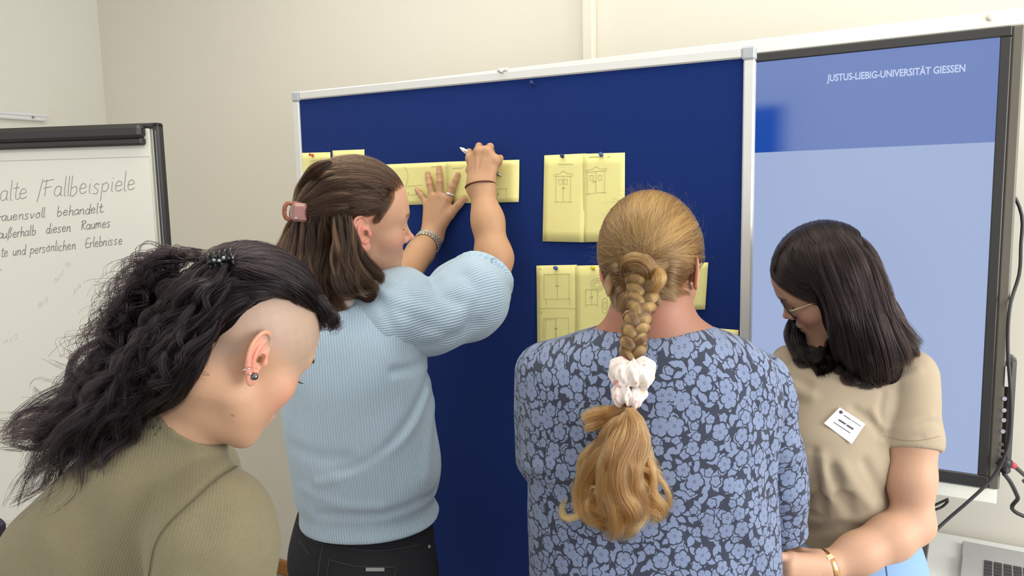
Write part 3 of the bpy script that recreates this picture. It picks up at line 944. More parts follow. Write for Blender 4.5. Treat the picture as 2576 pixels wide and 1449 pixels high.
def handwriting(name, text, x0, y0, x1, y1, xh, r, mt, lift=0.0079):
    tot = sum(WD.get(ch, .85) for ch in text)
    strokes, cx = [], 0.0
    for ch in text:
        for st in GL[ch]:
            q = catmull(np.array(st, float), max(6, 3 * len(st))) if len(st) > 2 else np.array(st, float)
            pts = []
            jx, jy = random.uniform(-.05, .05), random.uniform(-.08, .08)
            for a, b in q:
                f = (cx + a + jx + 0.1 * b) / tot
                pts.append(onchart(x0 + (x1 - x0) * f, y0 + (y1 - y0) * f - (b + jy) * xh, lift))
            strokes.append((pts, r))
        cx += WD.get(ch, .85)
    P, Q = tubes(strokes, 4)
    put(name, P, Q, mt, chart, False)['kind'] = 'stuff'
M_mark = simple('marker_ink', srgb(116, 112, 108), 0.7, noise=0.1)
M_mark2 = simple('marker_ink_dark', srgb(104, 98, 102), 0.7, noise=0.1)
M_ghost = simple('ink_showing_through', srgb(208, 207, 197), 0.8, noise=0.05)
handwriting('handwriting', 'alte /Fallbeispiele', 0, 504, 342, 478, 25, 0.0008, M_mark)
handwriting('handwriting', 'rauensvoll  behandelt.', -6, 557, 264, 534, 13, 0.0009, M_mark2)
handwriting('handwriting', 'außerhalb  diesen  Raumes', -4, 601, 280, 570, 13, 0.0009, M_mark2)
handwriting('handwriting', 'te und persönlichen  Erlebnisse', 2, 646, 308, 614, 13, 0.00085, M_mark2)
handwriting('handwriting', '.', 0, 680, 6, 680, 12, 0.0015, M_mark2)
for (w_, a, b, c, d) in (('eis', 95, 775, 125, 755), ('ruv', 135, 715, 160, 690), ('sn', 183, 745, 205, 722), ('es', 165, 672, 180, 668), ('nvs', 10, 868, 48, 850)):
    handwriting('ghost_writing', w_, a, b, c, d, 11, 0.0008, M_ghost)

# ---------------------------------------------------------------- desk, laptop, cables, chair
zD = 0.73
M_desk = simple('white_desk_top', srgb(224, 226, 224), 0.45, noise=0.02)
M_deskside = simple('desk_side_grey', srgb(150, 142, 130), 0.6, noise=0.05)
def onz(px, py, z):
    d = ray(px, py); return _C + d * ((z - CAM_Z) / d[2])
dl = onz(2330, 1400, zD); uD = float(dl @ EW)
sb = S_W - 0.02; sf = S_W - 0.75
desk = empty('desk', WW(uD + 0.6, (sb + sf) / 2, 0), 'white topped desk at the wall below the display carrying a laptop', 'desk')
def dbox(name, u0, u1, s0, s1, z0, z1, mt, bev=0.002):
    return pbox(name, WW((u0 + u1) / 2, (s0 + s1) / 2, (z0 + z1) / 2), ((u1 - u0) / 2, (s1 - s0) / 2, (z1 - z0) / 2), mt, desk, AXW, bev)
dbox('desk_top', uD, uD + 1.2, sf, sb, zD - 0.025, zD, M_desk, 0.003)
dbox('side_panel', uD + 0.004, uD + 0.028, sf + 0.02, sb, 0, zD - 0.025, M_deskside)
dbox('side_panel', uD + 1.172, uD + 1.196, sf + 0.02, sb, 0, zD - 0.025, M_deskside)
dbox('back_panel', uD + 0.028, uD + 1.172, sb - 0.03, sb - 0.01, 0.25, zD - 0.025, M_deskside)
lc = onz(2418, 1392, zD + 0.018)
la = A_W + 0.02
EL = np.array([math.cos(la), -math.sin(la), 0]); NLp = np.array([math.sin(la), math.cos(la), 0])
AXL = np.stack([EL, NLp, ZUP], 1)
lap = empty('laptop', lc - ZUP * 0.018 + EL * 0.17 - NLp * 0.11, 'open silver laptop with black keys on the white desk', 'laptop')
M_silver = simple('laptop_aluminium', srgb(176, 178, 180), 0.4, 0.3, noise=0.03)
lb = lc + EL * 0.17 - NLp * 0.115 - ZUP * 0.009
pbox('base', lb, (0.17, 0.118, 0.0085), M_silver, lap, AXL, 0.004)
M_key = simple('key_black', srgb(52, 52, 56), 0.5, noise=0.05)
kb, kq = frame_box((0, 0, 0), (0.0082, 0.0078, 0.0012), AXL, 0.0008)
kme = None
for r in range(5):
    for k in range(13):
        c = lc + EL * (0.056 + k * 0.0192) - NLp * (0.022 + r * 0.0186) + ZUP * 0.0005
        if kme is None:
            kme = new_mesh('key', kb, kq, False); kme.materials.append(M_key)
        o = bpy.data.objects.new('key', kme); COL.objects.link(o); o.parent = lap
        o.location = c - origin_of(lap)
pbox('touchpad', lc + EL * 0.17 - NLp * 0.178 + ZUP * 0.0003, (0.05, 0.032, 0.0006), M_silver, lap, AXL, 0.0003)
# screen lid folded back out of view to the right
lid = NLp * math.cos(1.1) * 1 + ZUP * math.sin(1.1)
axlid = np.stack([EL, np.cross(lid, EL), lid], 1)
pbox('lid', lc + EL * 0.50 + ZUP * 0.1 - NLp * 0.05 if False else lc + EL * 0.17 + NLp * 0.052 - ZUP * 0.0125, (0.17, 0.05, 0.004), M_silver, lap, AXL, 0.002)

M_cable = simple('cable_rubber', srgb(40, 38, 38), 0.45, noise=0.05)
def cable(pts, r, label, mt=None, n=60):
    P, Q = tube(catmull(np.array(pts), n), r, 10)
    o = put('cable', P, Q, mt or M_cable, None, base=P.mean(0))
    return tag(o, label, 'cable', 'black cables by the display')
cs = lambda px, py, s: onplane(px, py, NW, s)
_z = float(cs(2572, 500, S_S + 0.1)[2])
c1 = cable([WW(US - 0.03, S_S + 0.085, _z + 0.04), WW(US + 0.03, S_S + 0.09, _z + 0.02), cs(2570, 540, S_S + 0.10), cs(2568, 620, S_S + 0.08), cs(2564, 690, S_S + 0.035), cs(2541, 770, S_S - 0.012), cs(2535, 870, S_S - 0.018), cs(2543, 1000, S_S - 0.02), cs(2541, 1090, S_S - 0.02), cs(2526, 1150, S_S - 0.022), cs(2494, 1205, S_S - 0.03), cs(2440, 1258, S_S - 0.05),
       cs(2380, 1310, S_S - 0.07), cs(2330, 1360, S_S - 0.10), cs(2290, 1420, S_S - 0.12), cs(2268, 1480, S_S - 0.12), cs(2262, 1700, S_S - 0.05), WW(uD - 0.08, S_S + 0.02, 0.01)], 0.0036, 'long black cable looping down the right edge of the display in front of the desk')
c2 = cable([cs(2526, 1192, S_S - 0.008), cs(2543, 1215, S_S + 0.03), cs(2560, 1250, S_S + 0.08), cs(2580, 1300, S_S + 0.15), WW(uD + 0.5, S_W - 0.03, zD + 0.05), WW(uD + 0.55, S_W - 0.05, zD + 0.006)], 0.0045, 'short black cable dropping from the socket panel toward the picture edge')
c3 = empty('cable', cs(2535, 1165, S_S - 0.01), 'black cable with a red collar leaving the socket panel to the right', 'cable', 'black cables by the display')
pp = catmull(np.array([cs(2522, 1160, S_S - 0.008), cs(2545, 1168, S_S - 0.004), cs(2560, 1180, S_S + 0.02), cs(2590, 1205, S_S + 0.1), cs(2640, 1235, S_S + 0.2), WW(uD + 0.75, S_W - 0.03, zD + 0.06), WW(uD + 0.8, S_W - 0.06, zD + 0.006)]), 50)
P, Q = tube(pp, 0.0045, 10); put('cord', P, Q, M_cable, c3)
P, Q = tube([cs(2541, 1166, S_S - 0.006), cs(2551, 1172, S_S + 0.004)], 0.0068, 12); put('red_collar', P, Q, simple('red_plastic', srgb(176, 52, 74), 0.5), c3)
P, Q = tube([cs(2512, 1172, S_S - 0.01), cs(2530, 1162, S_S - 0.01), cs(2541, 1166, S_S - 0.006)], [0.009, 0.01, 0.0085], 12); put('plug', P, Q, M_cable, c3)
for k, (dy, lb_) in enumerate(((0, 'thin black cable end poking out under the white bar beside the elbow'), (13, 'second thin black cable end just below the first one under the white bar'))):
    cable([cs(2386, 1255 + dy * 0.4, S_S + 0.09), cs(2370, 1262 + dy, S_S + 0.085), cs(2345, 1272 + dy, S_S + 0.08), cs(2300, 1275 + dy * 2, S_S + 0.1), cs(2240, 1240 + dy, S_S + 0.12), cs(2200, 1200, S_S + 0.07)], 0.003, lb_, n=30)

# dark chair at the left edge
ch = A(-70, 1449, 1.3); ch[2] = 0
chair = empty('chair', ch, 'dark purple chair at the lower left picture edge, behind the olive shirt', 'chair')
M_chair = simple('purple_upholstery', srgb(56, 46, 66), 0.85, noise=0.15, scale=300)
ztc = float(A(0, 1305, 1.3)[2]); xr = float(A(11, 1380, 1.3)[0])
pbox('backrest', (xr - 0.2, 1.3, ztc - 0.16), (0.2, 0.022, 0.16), M_chair, chair, bev=0.012)
pbox('seat', (xr - 0.2, 1.52, 0.45), (0.21, 0.21, 0.03), M_chair, chair, bev=0.015)
for sx in (-0.19, 0.19):
    P, Q = tube([(xr - 0.2 + sx, 1.30, 0), (xr - 0.2 + sx, 1.32, 0.45), (xr - 0.2 + sx * 0.9, 1.315, ztc - 0.1)], 0.011, 10); put('leg', P, Q, M_fblack, chair)
    P, Q = tube([(xr - 0.2 + sx, 1.72, 0), (xr - 0.2 + sx, 1.70, 0.43)], 0.011, 10); put('leg', P, Q, M_fblack, chair)
# ================================================================ people
import time as _time
_t0 = _time.time()
M_skin = skin_mat('skin')
HS_ = 0.97                                    # head size
EARS = {s: ear_mesh(s) for s in (1, -1)}

def hit(f, px, py, d0=0.5, d1=2.6, n=45):
    """where the sight lines of the given spots first meet the surface f = 0"""
    R = np.array([ray(a, b) for a, b in zip(np.atleast_1d(px), np.atleast_1d(py))])
    L = np.linalg.norm(R, axis=1)
    t = np.full(len(R), d0)
    for _ in range(n):
        d = f((_C + R * t[:, None]).astype(np.float32))
        t = np.minimum(t + 0.7 * d / L, d1)
    return _C + R * t[:, None]
class Locks:
    """gathers guide curves given as spots (x, y) or (x, y, depth), finds the surface under them in one go"""
    def __init__(s, f, m, lift, ymax, yelse):
        s.f, s.m, s.l, s.ymax, s.yelse = f, m, lift, ymax, yelse; s.q = []
    def add(s, g, c, sp, wv=.003, fq=1.0, tv=.35, tip=.5, lag=.12, lift=None, flat=1.0):
        s.q.append((g, c, sp, wv, fq, tv, tip, lag, s.l if lift is None else lift, flat))
    def build(s, sd=.18, jit=.0016):
        flat = [q[:2] for e in s.q for q in e[0] if len(q) == 2]
        Y = iter(hit(s.f, [a for a, b in flat], [b for a, b in flat], n=40)[:, 1]) if flat else iter(())
        S, T = [], []
        for g, c, sp, wv, fq, tv, tip, lag, lift, flat in s.q:
            G = []
            for q in g:
                if len(q) == 3: G.append(A(*q)); continue
                y = next(Y)
                G.append(A(q[0], q[1], (y if y < s.ymax else s.yelse) - lift))
            S.append(lock(G, c, s.m, sp, tip, wv, fq, jit, lag=lag, flat=flat)); T.append(np.clip(tv + rng.normal(0, .07) + rng.normal(0, sd, c), 0, 1))
        return np.concatenate(S), np.concatenate(T)
def hitl(f, pts, lift=0.0, **k):
    a = np.array(pts, float)
    P = hit(f, a[:, 0], a[:, 1], **k)
    back = P - _C; back /= np.linalg.norm(back, axis=1)[:, None]
    return P - back * lift
def fold_terms(p, folds):
    """displacement from soft creases: list of (3-D polyline, width, height)"""
    d = np.zeros(len(p), np.float32)
    for pts, w, amp in folds:
        lo = np.min(pts, 0) - 2.3 * w; hi = np.max(pts, 0) + 2.3 * w
        k = np.nonzero(((p > lo) & (p < hi)).all(1))[0]
        if len(k):
            dist = chain(p[k], pts, np.zeros(len(pts)))
            d[k] += amp * np.exp(-(dist / w) ** 2)
    return d
def mkfolds(f, specs):
    out = []
    for pts, w, amp in specs:
        q = np.array(pts, float)
        q = catmull(q, max(5, 2 * len(q))) if len(q) > 2 else catmull(q, 4)
        out.append((hitl(f, q), w, amp))
    return out
def base_col(P, col):
    C = np.ones((len(P), 4)); C[:, :3] = col
    return C
def paint_face(C, h, lip=(0.52, 0.2, 0.17), red=(0.72, 0.30, 0.22), brow=(0.1, 0.06, 0.04), redk=0.5):
    """h head-frame coordinates of the vertices (mm-free metres)"""
    m = h.copy(); m[:, 0] = np.abs(m[:, 0])
    blend_col(C, redk * gauss(m, (.044, .07, -.022), (.022, .03, .02)), red)
    blend_col(C, redk * 0.9 * gauss(m, (0, .108, -.022), (.014, .014, .013)), red)
    blend_col(C, redk * 1.5 * np.clip((m[:, 0] - .0715) / .006, 0, 1) * gauss(m, (.078, -.01, .0), (.02, .03, .04)), red)
    lipw = gauss(m, (0, .098, -.0555), (.022, .02, .0095)) ** 0.7
    blend_col(C, 1.1 * lipw, lip)
    # eyebrows as short dark hair on the skin
    bx = m[:, 0]; bz = .0285 + .006 * np.sin(np.clip((bx - .014) / .036, 0, 1) * 2.4)
    bw = np.exp(-((m[:, 2] - bz) / .0034) ** 2) * (bx > .013) * (bx < .05) * (m[:, 1] > .05)
    blend_col(C, 0.8 * bw, brow)

class Person:
    def __init__(s, M, t, label, foot, group=None):
        s.M = np.array(M); s.t = np.array(t, float); s.root = empty('person', foot, label, 'person', group)
        s.parts = []
    def w(s, *mm):                                # head millimetres -> world
        return s.M @ (np.array(mm, float) / 1000 * HS_) + s.t
    def headpts(s, P):
        return inv(np.asarray(P, np.float32), s.M, s.t, HS_)
    def head(s, neck, extra=None, h=0.002, ears=(1, -1), o=None, es=1.0, kn=0.028):
        """neck: list of (world point, radius); extra: more sdf"""
        def f(p):
            d = head_sdf(s.headpts(p), o) * HS_
            d = smin(d, chain(p, [n[0] for n in neck], [n[1] for n in neck], 0.02), kn)
            if extra is not None:
                d = smin(d, extra(p), 0.03)
            return d
        s.fhead = f
        box_pts = [s.w(*c) for c in ((-90, -100, -110), (90, -100, -110), (-90, 125, -110), (90, 125, -110), (-90, -100, 135), (90, -100, 135), (-90, 125, 135), (90, 125, 135))] + [n[0] for n in neck]
        lo, hi = box_of(box_pts, 0.02)
        lo = np.minimum(lo, np.min([np.array(n[0]) - n[1] - .01 for n in neck], 0)); hi = np.maximum(hi, np.max([np.array(n[0]) + n[1] + .01 for n in neck], 0))
        s.parts.append(mesh_sdf(f, lo, hi, h))
        for e in ears:
            P, Q = EARS[e]; c_ = np.array([.0702 * e, -.009, .001]); s.parts.append((xf(c_ + (P - c_) * es, s.M, s.t, HS_), Q))
    def limb(s, f, pts, pad, h):
        lo, hi = box_of(pts, pad); s.parts.append(mesh_sdf(f, lo, hi, h))
    def body(s, skin, mat=None, paint=None, **kw):
        P, Q = joinm(s.parts)
        C = base_col(P, skin)
        h = s.headpts(P).astype(float)
        near = (np.abs(h) < .16).all(1)
        Cn = C[near]; paint_face(Cn, h[near], **kw); C[near] = Cn
        if paint: paint(C, P, h)
        s.bodyo = put('body', P, Q, mat or M_skin, s.root, attrs={'col': np.clip(C, 0, 1)})
        return s.bodyo

def arm_pts(*a): return [np.array(x, float) for x in a]
def std_hand(wrist, d, n, th, rf=0.95, curl=0.5):
    """relaxed hand: d finger direction, n back-of-hand normal, th thumb side"""
    d = d / np.linalg.norm(d); th = th - d * (th @ d); th /= np.linalg.norm(th); n = np.cross(d, th) * np.sign(np.cross(d, th) @ n)
    K = [wrist + d * 0.082 + th * x for x in (0.030, 0.010, -0.010, -0.029)]
    Fg = []
    for k, (x, L) in enumerate(zip((0.030, 0.010, -0.010, -0.029), (0.070, 0.078, 0.072, 0.056))):
        pts = []; p = K[k].copy(); a = curl * 0.5
        for fr in (0.45, 0.3, 0.25):
            p = p + (d * math.cos(a) - n * math.sin(a)) * L * fr; pts.append(p.copy()); a += curl
        Fg.append(pts)
    T = [wrist + d * 0.02 + th * 0.02 - n * 0.006, wrist + d * 0.05 + th * 0.043 - n * 0.016, wrist + d * 0.078 + th * 0.054 - n * 0.022, wrist + d * 0.1 + th * 0.056 - n * 0.028]
    W2 = (wrist + th * 0.010, wrist - th * 0.010)
    return W2, K, Fg, T

def legs(root, hip, yaw, mat, width=0.17, thigh=0.085, zhip=None, name='trousers', shoe=None, lean=(0, 0), h=0.007):
    """trousers from hip centre to the floor, with shoes"""
    c, s_ = math.cos(yaw), math.sin(yaw)
    X = np.array([c, s_, 0]); Y = np.array([-s_, c, 0])
    z = hip[2]
    def f(p):
        q = p - hip.astype(np.float32)
        l = np.stack([q @ X, q @ Y, q[:, 2]], -1).astype(np.float32)
        d = ell(l, (0, 0, 0.02), (width, 0.125, 0.15))
        d = smin(d, ell(l, (0, -0.05, -0.04), (width * 0.92, 0.1, 0.1)), 0.05)
        ls = np.stack([np.abs(l[:, 0]), l[:, 1], l[:, 2]], -1)
        d = smin(d, chain(ls, [(0.08, 0, -0.06), (0.085, 0.015, 0.48 - z), (0.085, -0.01, 0.09 - z)], [thigh, 0.062, 0.05], 0.02), 0.03)
        return d
    lo = hip - np.array([0.3, 0.3, z - 0.03]); hi = hip + np.array([0.3, 0.3, 0.2])
    P, Q = mesh_sdf(f, lo, hi, h)
    o = put(name, P, Q, mat, root)
    for sx in (-1, 1):
        ctr = hip + X * 0.085 * sx; ctr[2] = 0
        def g(p):
            q = p - ctr.astype(np.float32)
            l = np.stack([q @ X, q @ Y, q[:, 2]], -1).astype(np.float32)
            d = smin(ell(l, (0, 0.08, 0.04), (0.045, 0.09, 0.045)), ell(l, (0, -0.05, 0.05), (0.038, 0.055, 0.06)), 0.03)
            return smax(d, 0.003 - l[:, 2], 0.006)
        P, Q = mesh_sdf(g, ctr - 0.2, ctr + 0.2, 0.008)
        put('shoe', P, Q, shoe, root)
    return f

M_shoe_b = simple('black_shoe', srgb(40, 40, 42), 0.5)
M_shoe_w = simple('white_shoe', srgb(220, 220, 216), 0.5)
def denim_mat(name, a, b, sc=500):
    t = NT(name); v = t.obj()
    nz = t.noise(t.vmath('MULTIPLY', v, (1, 1, 0.35)), sc, 4, 0.7)
    n2 = t.noise(v, 14, 3)
    c = t.mix(nz.outputs[0], a, b)
    c = t.mix(t.math('MULTIPLY', n2.outputs[0], 0.5), c, b)
    t.P(Base_Color=c, Roughness=0.85)
    t.b.inputs['Specular IOR Level'].default_value = 0.2
    t.bump(nz.outputs[0], 0.3, 0.001)
    return t.m
def cloth_mat(name, a, b, scale=250, rib=None, ribstr=0.5, ribdist=0.002, streak=None, sheen=0.15, dark=0.25):
    """woven cloth; rib: name of the vertex attribute that counts ribs"""
    t = NT(name); v = t.obj()
    vv = t.vmath('MULTIPLY', v, streak) if streak else v
    nz = t.noise(vv, scale, 5, 0.7)
    n2 = t.noise(v, 22, 4, 0.6)
    c = t.mix(nz.outputs[0], a, b)
    c = t.mix(t.math('MULTIPLY', n2.outputs[0], 0.35), c, tuple(np.array(a) * 0.9))
    hgt = t.math('MULTIPLY', nz.outputs[0], 0.25)
    if rib:
        at = t.attr(rib).outputs['Fac']
        wob = t.math('ADD', at, t.math('MULTIPLY', t.noise(v, 55, 3).outputs[0], 0.35))
        sn = t.math('SINE', t.math('MULTIPLY', wob, 6.28318))
        r01 = t.math('MULTIPLY_ADD', sn, 0.5, 0.5)
        hgt = t.math('ADD', r01, hgt)
        c = t.mix(t.math('MULTIPLY', t.math('SUBTRACT', 1.0, r01), dark), c, tuple(np.array(a) * 0.55))
    t.P(Base_Color=c, Roughness=0.9)
    t.b.inputs['Specular IOR Level'].default_value = 0.15
    t.b.inputs['Sheen Weight'].default_value = sheen
    t.bump(hgt, ribstr, ribdist)
    return t.m

def surf_sweep(person, roots, ctrl, ends, R, c, m=16, lift=(0.0, 0.0), n_jit=0.002):
    """strands lying on the ellipsoid (centre c, radii R, head metres) from root via control to end; all head-frame arrays"""
    c = np.array(c); R = np.array(R)
    t = np.linspace(0, 1, m)[None, :, None]
    a, b, e = roots[:, None], ctrl[:, None], ends[:, None]
    p = (1 - t) ** 2 * a + 2 * t * (1 - t) * b + t ** 2 * e
    q = (p - c) / R
    q = q / (np.linalg.norm(q, axis=-1, keepdims=True) + 1e-9)
    off = rng.uniform(lift[0], lift[1], (len(roots), 1, 1)) * np.sin(np.pi * np.clip(t * 0.9 + 0.1, 0, 1)) ** 0.5
    L = c + q * (R + off)
    L = L + rng.normal(0, n_jit, (len(roots), 1, 3)) * np.sin(np.pi * t) ** 0.5 * 0.5
    return xf(L.reshape(-1, 3), person.M, person.t, HS_).reshape(L.shape)

def eyes(p, mat, sides=(-1, 1), zl=4.6, nl=14, ln=1.0):
    """lid line and thin lashes of lowered eyes"""
    S, T = [], []
    for sx in sides:
        arc = []
        for f in np.linspace(-1.02, 1.12, 16):
            x = 13.0 * math.sin(f); z = zl - 12 + 1.2 * math.sin(f) ** 2 + .5
            y = math.sqrt(max(13.6 ** 2 - x * x - z * z, .5))
            arc.append((31 + x, 67.5 + y, 12 + z))
        for k in range(9):
            o = np.array([0, .15, .22]) * (k - 4) * .5
            S.append(catmull(np.array([p.w(sx * a, b + o[1], c + o[2]) for a, b, c in arc]), 12))
        for k in range(nl):
            a, b, c = arc[2 + int(k * 13 / nl)]; f = k / nl
            q = [p.w(sx * a, b, c), p.w(sx * (a + (1.0 + 2 * f) * ln), b + 3.2 * ln, c - 1.5 * ln), p.w(sx * (a + (2 + 3 * f) * ln), b + 5.2 * ln, c - 1.2 * ln)]
            S.append(catmull(np.array(q), 12))
    hair('eyelashes', np.array(S), .00022, .00012, mat, p.bodyo, np.zeros(len(S)))
# ---------------------------------------------------------------- third person: braid and floral blouse (back view)
def floral_mat(name):
    t = NT(name); v = t.obj()
    uv = t.attr('fuv').outputs['Vector']
    wob = t.noise(uv, 60, 2)
    uvw = t.vmath('ADD', uv, t.vmath('SCALE', t.vmath('SUBTRACT', wob.outputs['Color'], (0.5, 0.5, 0.5))))
    uvw.node.inputs[1].links[0].from_node.inputs['Scale'].default_value = 0.004
    def cell(s, rnd, off):
        vo = t.node('ShaderNodeTexVoronoi', {'Vector': t.vmath('ADD', uvw, off), 'Scale': 1.0 / s, 'Randomness': rnd}, voronoi_dimensions='2D', feature='F1')
        loc = t.vmath('SUBTRACT', t.vmath('ADD', uvw, off), vo.outputs['Position'])
        return loc, t.node('ShaderNodeSeparateColor', {0: vo.outputs['Color']})
    def flower(s, R, n, off, rnd=0.75):
        loc, col = cell(s, rnd, off)
        x = t.node('ShaderNodeSeparateXYZ', {0: loc})
        r = t.math('SQRT', t.math('ADD', t.math('POWER', x.outputs[0], 2.0), t.math('POWER', x.outputs[1], 2.0)))
        an = t.math('ADD', t.math('ARCTAN2', x.outputs[1], x.outputs[0]), t.math('MULTIPLY', col.outputs[0], 6.283))
        pet = t.math('POWER', t.math('ABSOLUTE', t.math('COSINE', t.math('MULTIPLY', an, n / 2))), 0.45)
        size = t.math('MULTIPLY_ADD', col.outputs[1], 0.35, 0.72)
        rad = t.math('MULTIPLY', t.math('MULTIPLY_ADD', pet, 0.34, 0.66), t.math('MULTIPLY', size, R))
        q = t.math('DIVIDE', r, rad)
        m = t.math('LESS_THAN', q, 1.0)
        # thin dark notches between the petals and a small dark eye
        notch = t.math('MULTIPLY', t.math('LESS_THAN', pet, 0.3), t.math('GREATER_THAN', q, 0.72))
        eye = t.math('MULTIPLY', t.math('GREATER_THAN', r, R * 0.1), t.math('LESS_THAN', r, R * 0.17))
        m = t.math('MULTIPLY', m, t.math('SUBTRACT', 1.0, t.math('MAXIMUM', notch, t.math('MULTIPLY', eye, 0.8))))
        return m, q
    def leaf(s, a, b, off, rnd=0.9):
        loc, col = cell(s, rnd, off)
        x = t.node('ShaderNodeSeparateXYZ', {0: loc})
        th = t.math('MULTIPLY', col.outputs[0], 6.283)
        cs, sn = t.math('COSINE', th), t.math('SINE', th)
        u = t.math('ADD', t.math('MULTIPLY', x.outputs[0], cs), t.math('MULTIPLY', x.outputs[1], sn))
        w = t.math('SUBTRACT', t.math('MULTIPLY', x.outputs[1], cs), t.math('MULTIPLY', x.outputs[0], sn))
        # pointed leaf: half width shrinks towards both tips
        hw = t.math('MULTIPLY', t.math('SUBTRACT', 1.0, t.math('POWER', t.math('ABSOLUTE', t.math('DIVIDE', u, a)), 1.7)), b)
        return t.math('LESS_THAN', t.math('ABSOLUTE', w), hw)
    f1, q1 = flower(0.0375, 0.0140, 5.0, (0.3, 0.1, 0), 0.9)
    f2, q2 = flower(0.0255, 0.0080, 5.0, (1.37, 0.71, 0), 0.9)
    l1 = leaf(0.0188, 0.0096, 0.0047, (2.11, 0.33, 0))
    l2 = leaf(0.0174, 0.0087, 0.0041, (3.77, 1.93, 0))
    clear1 = t.math('GREATER_THAN', q1, 1.2)
    s2 = t.math('MULTIPLY', f2, clear1)
    clear2 = t.math('MULTIPLY', clear1, t.math('GREATER_THAN', q2, 1.25))
    lv = t.math('MULTIPLY', t.math('MAXIMUM', l1, l2), clear2)
    m = t.math('MAXIMUM', f1, t.math('MAXIMUM', s2, lv))
    nz = t.noise(v, 500, 3, 0.7)
    navy = t.mix(nz.outputs[0], srgb(46, 50, 64), srgb(64, 69, 85))
    blue = t.mix(nz.outputs[0], srgb(112, 126, 156), srgb(129, 142, 170))
    c = t.mix(m, navy, blue)
    t.P(Base_Color=c, Roughness=0.85)
    t.b.inputs['Specular IOR Level'].default_value = 0.2
    t.b.inputs['Sheen Weight'].default_value = 0.1
    t.bump(nz.outputs[0], 0.3, 0.0008)
    return t.m

def M_from(fwd, up):
    fwd = np.array(fwd, float); fwd /= np.linalg.norm(fwd); up = np.array(up, float)
    rt = np.cross(fwd, up); rt /= np.linalg.norm(rt); up = np.cross(rt, fwd)
    return np.stack([rt, fwd, up], 1)

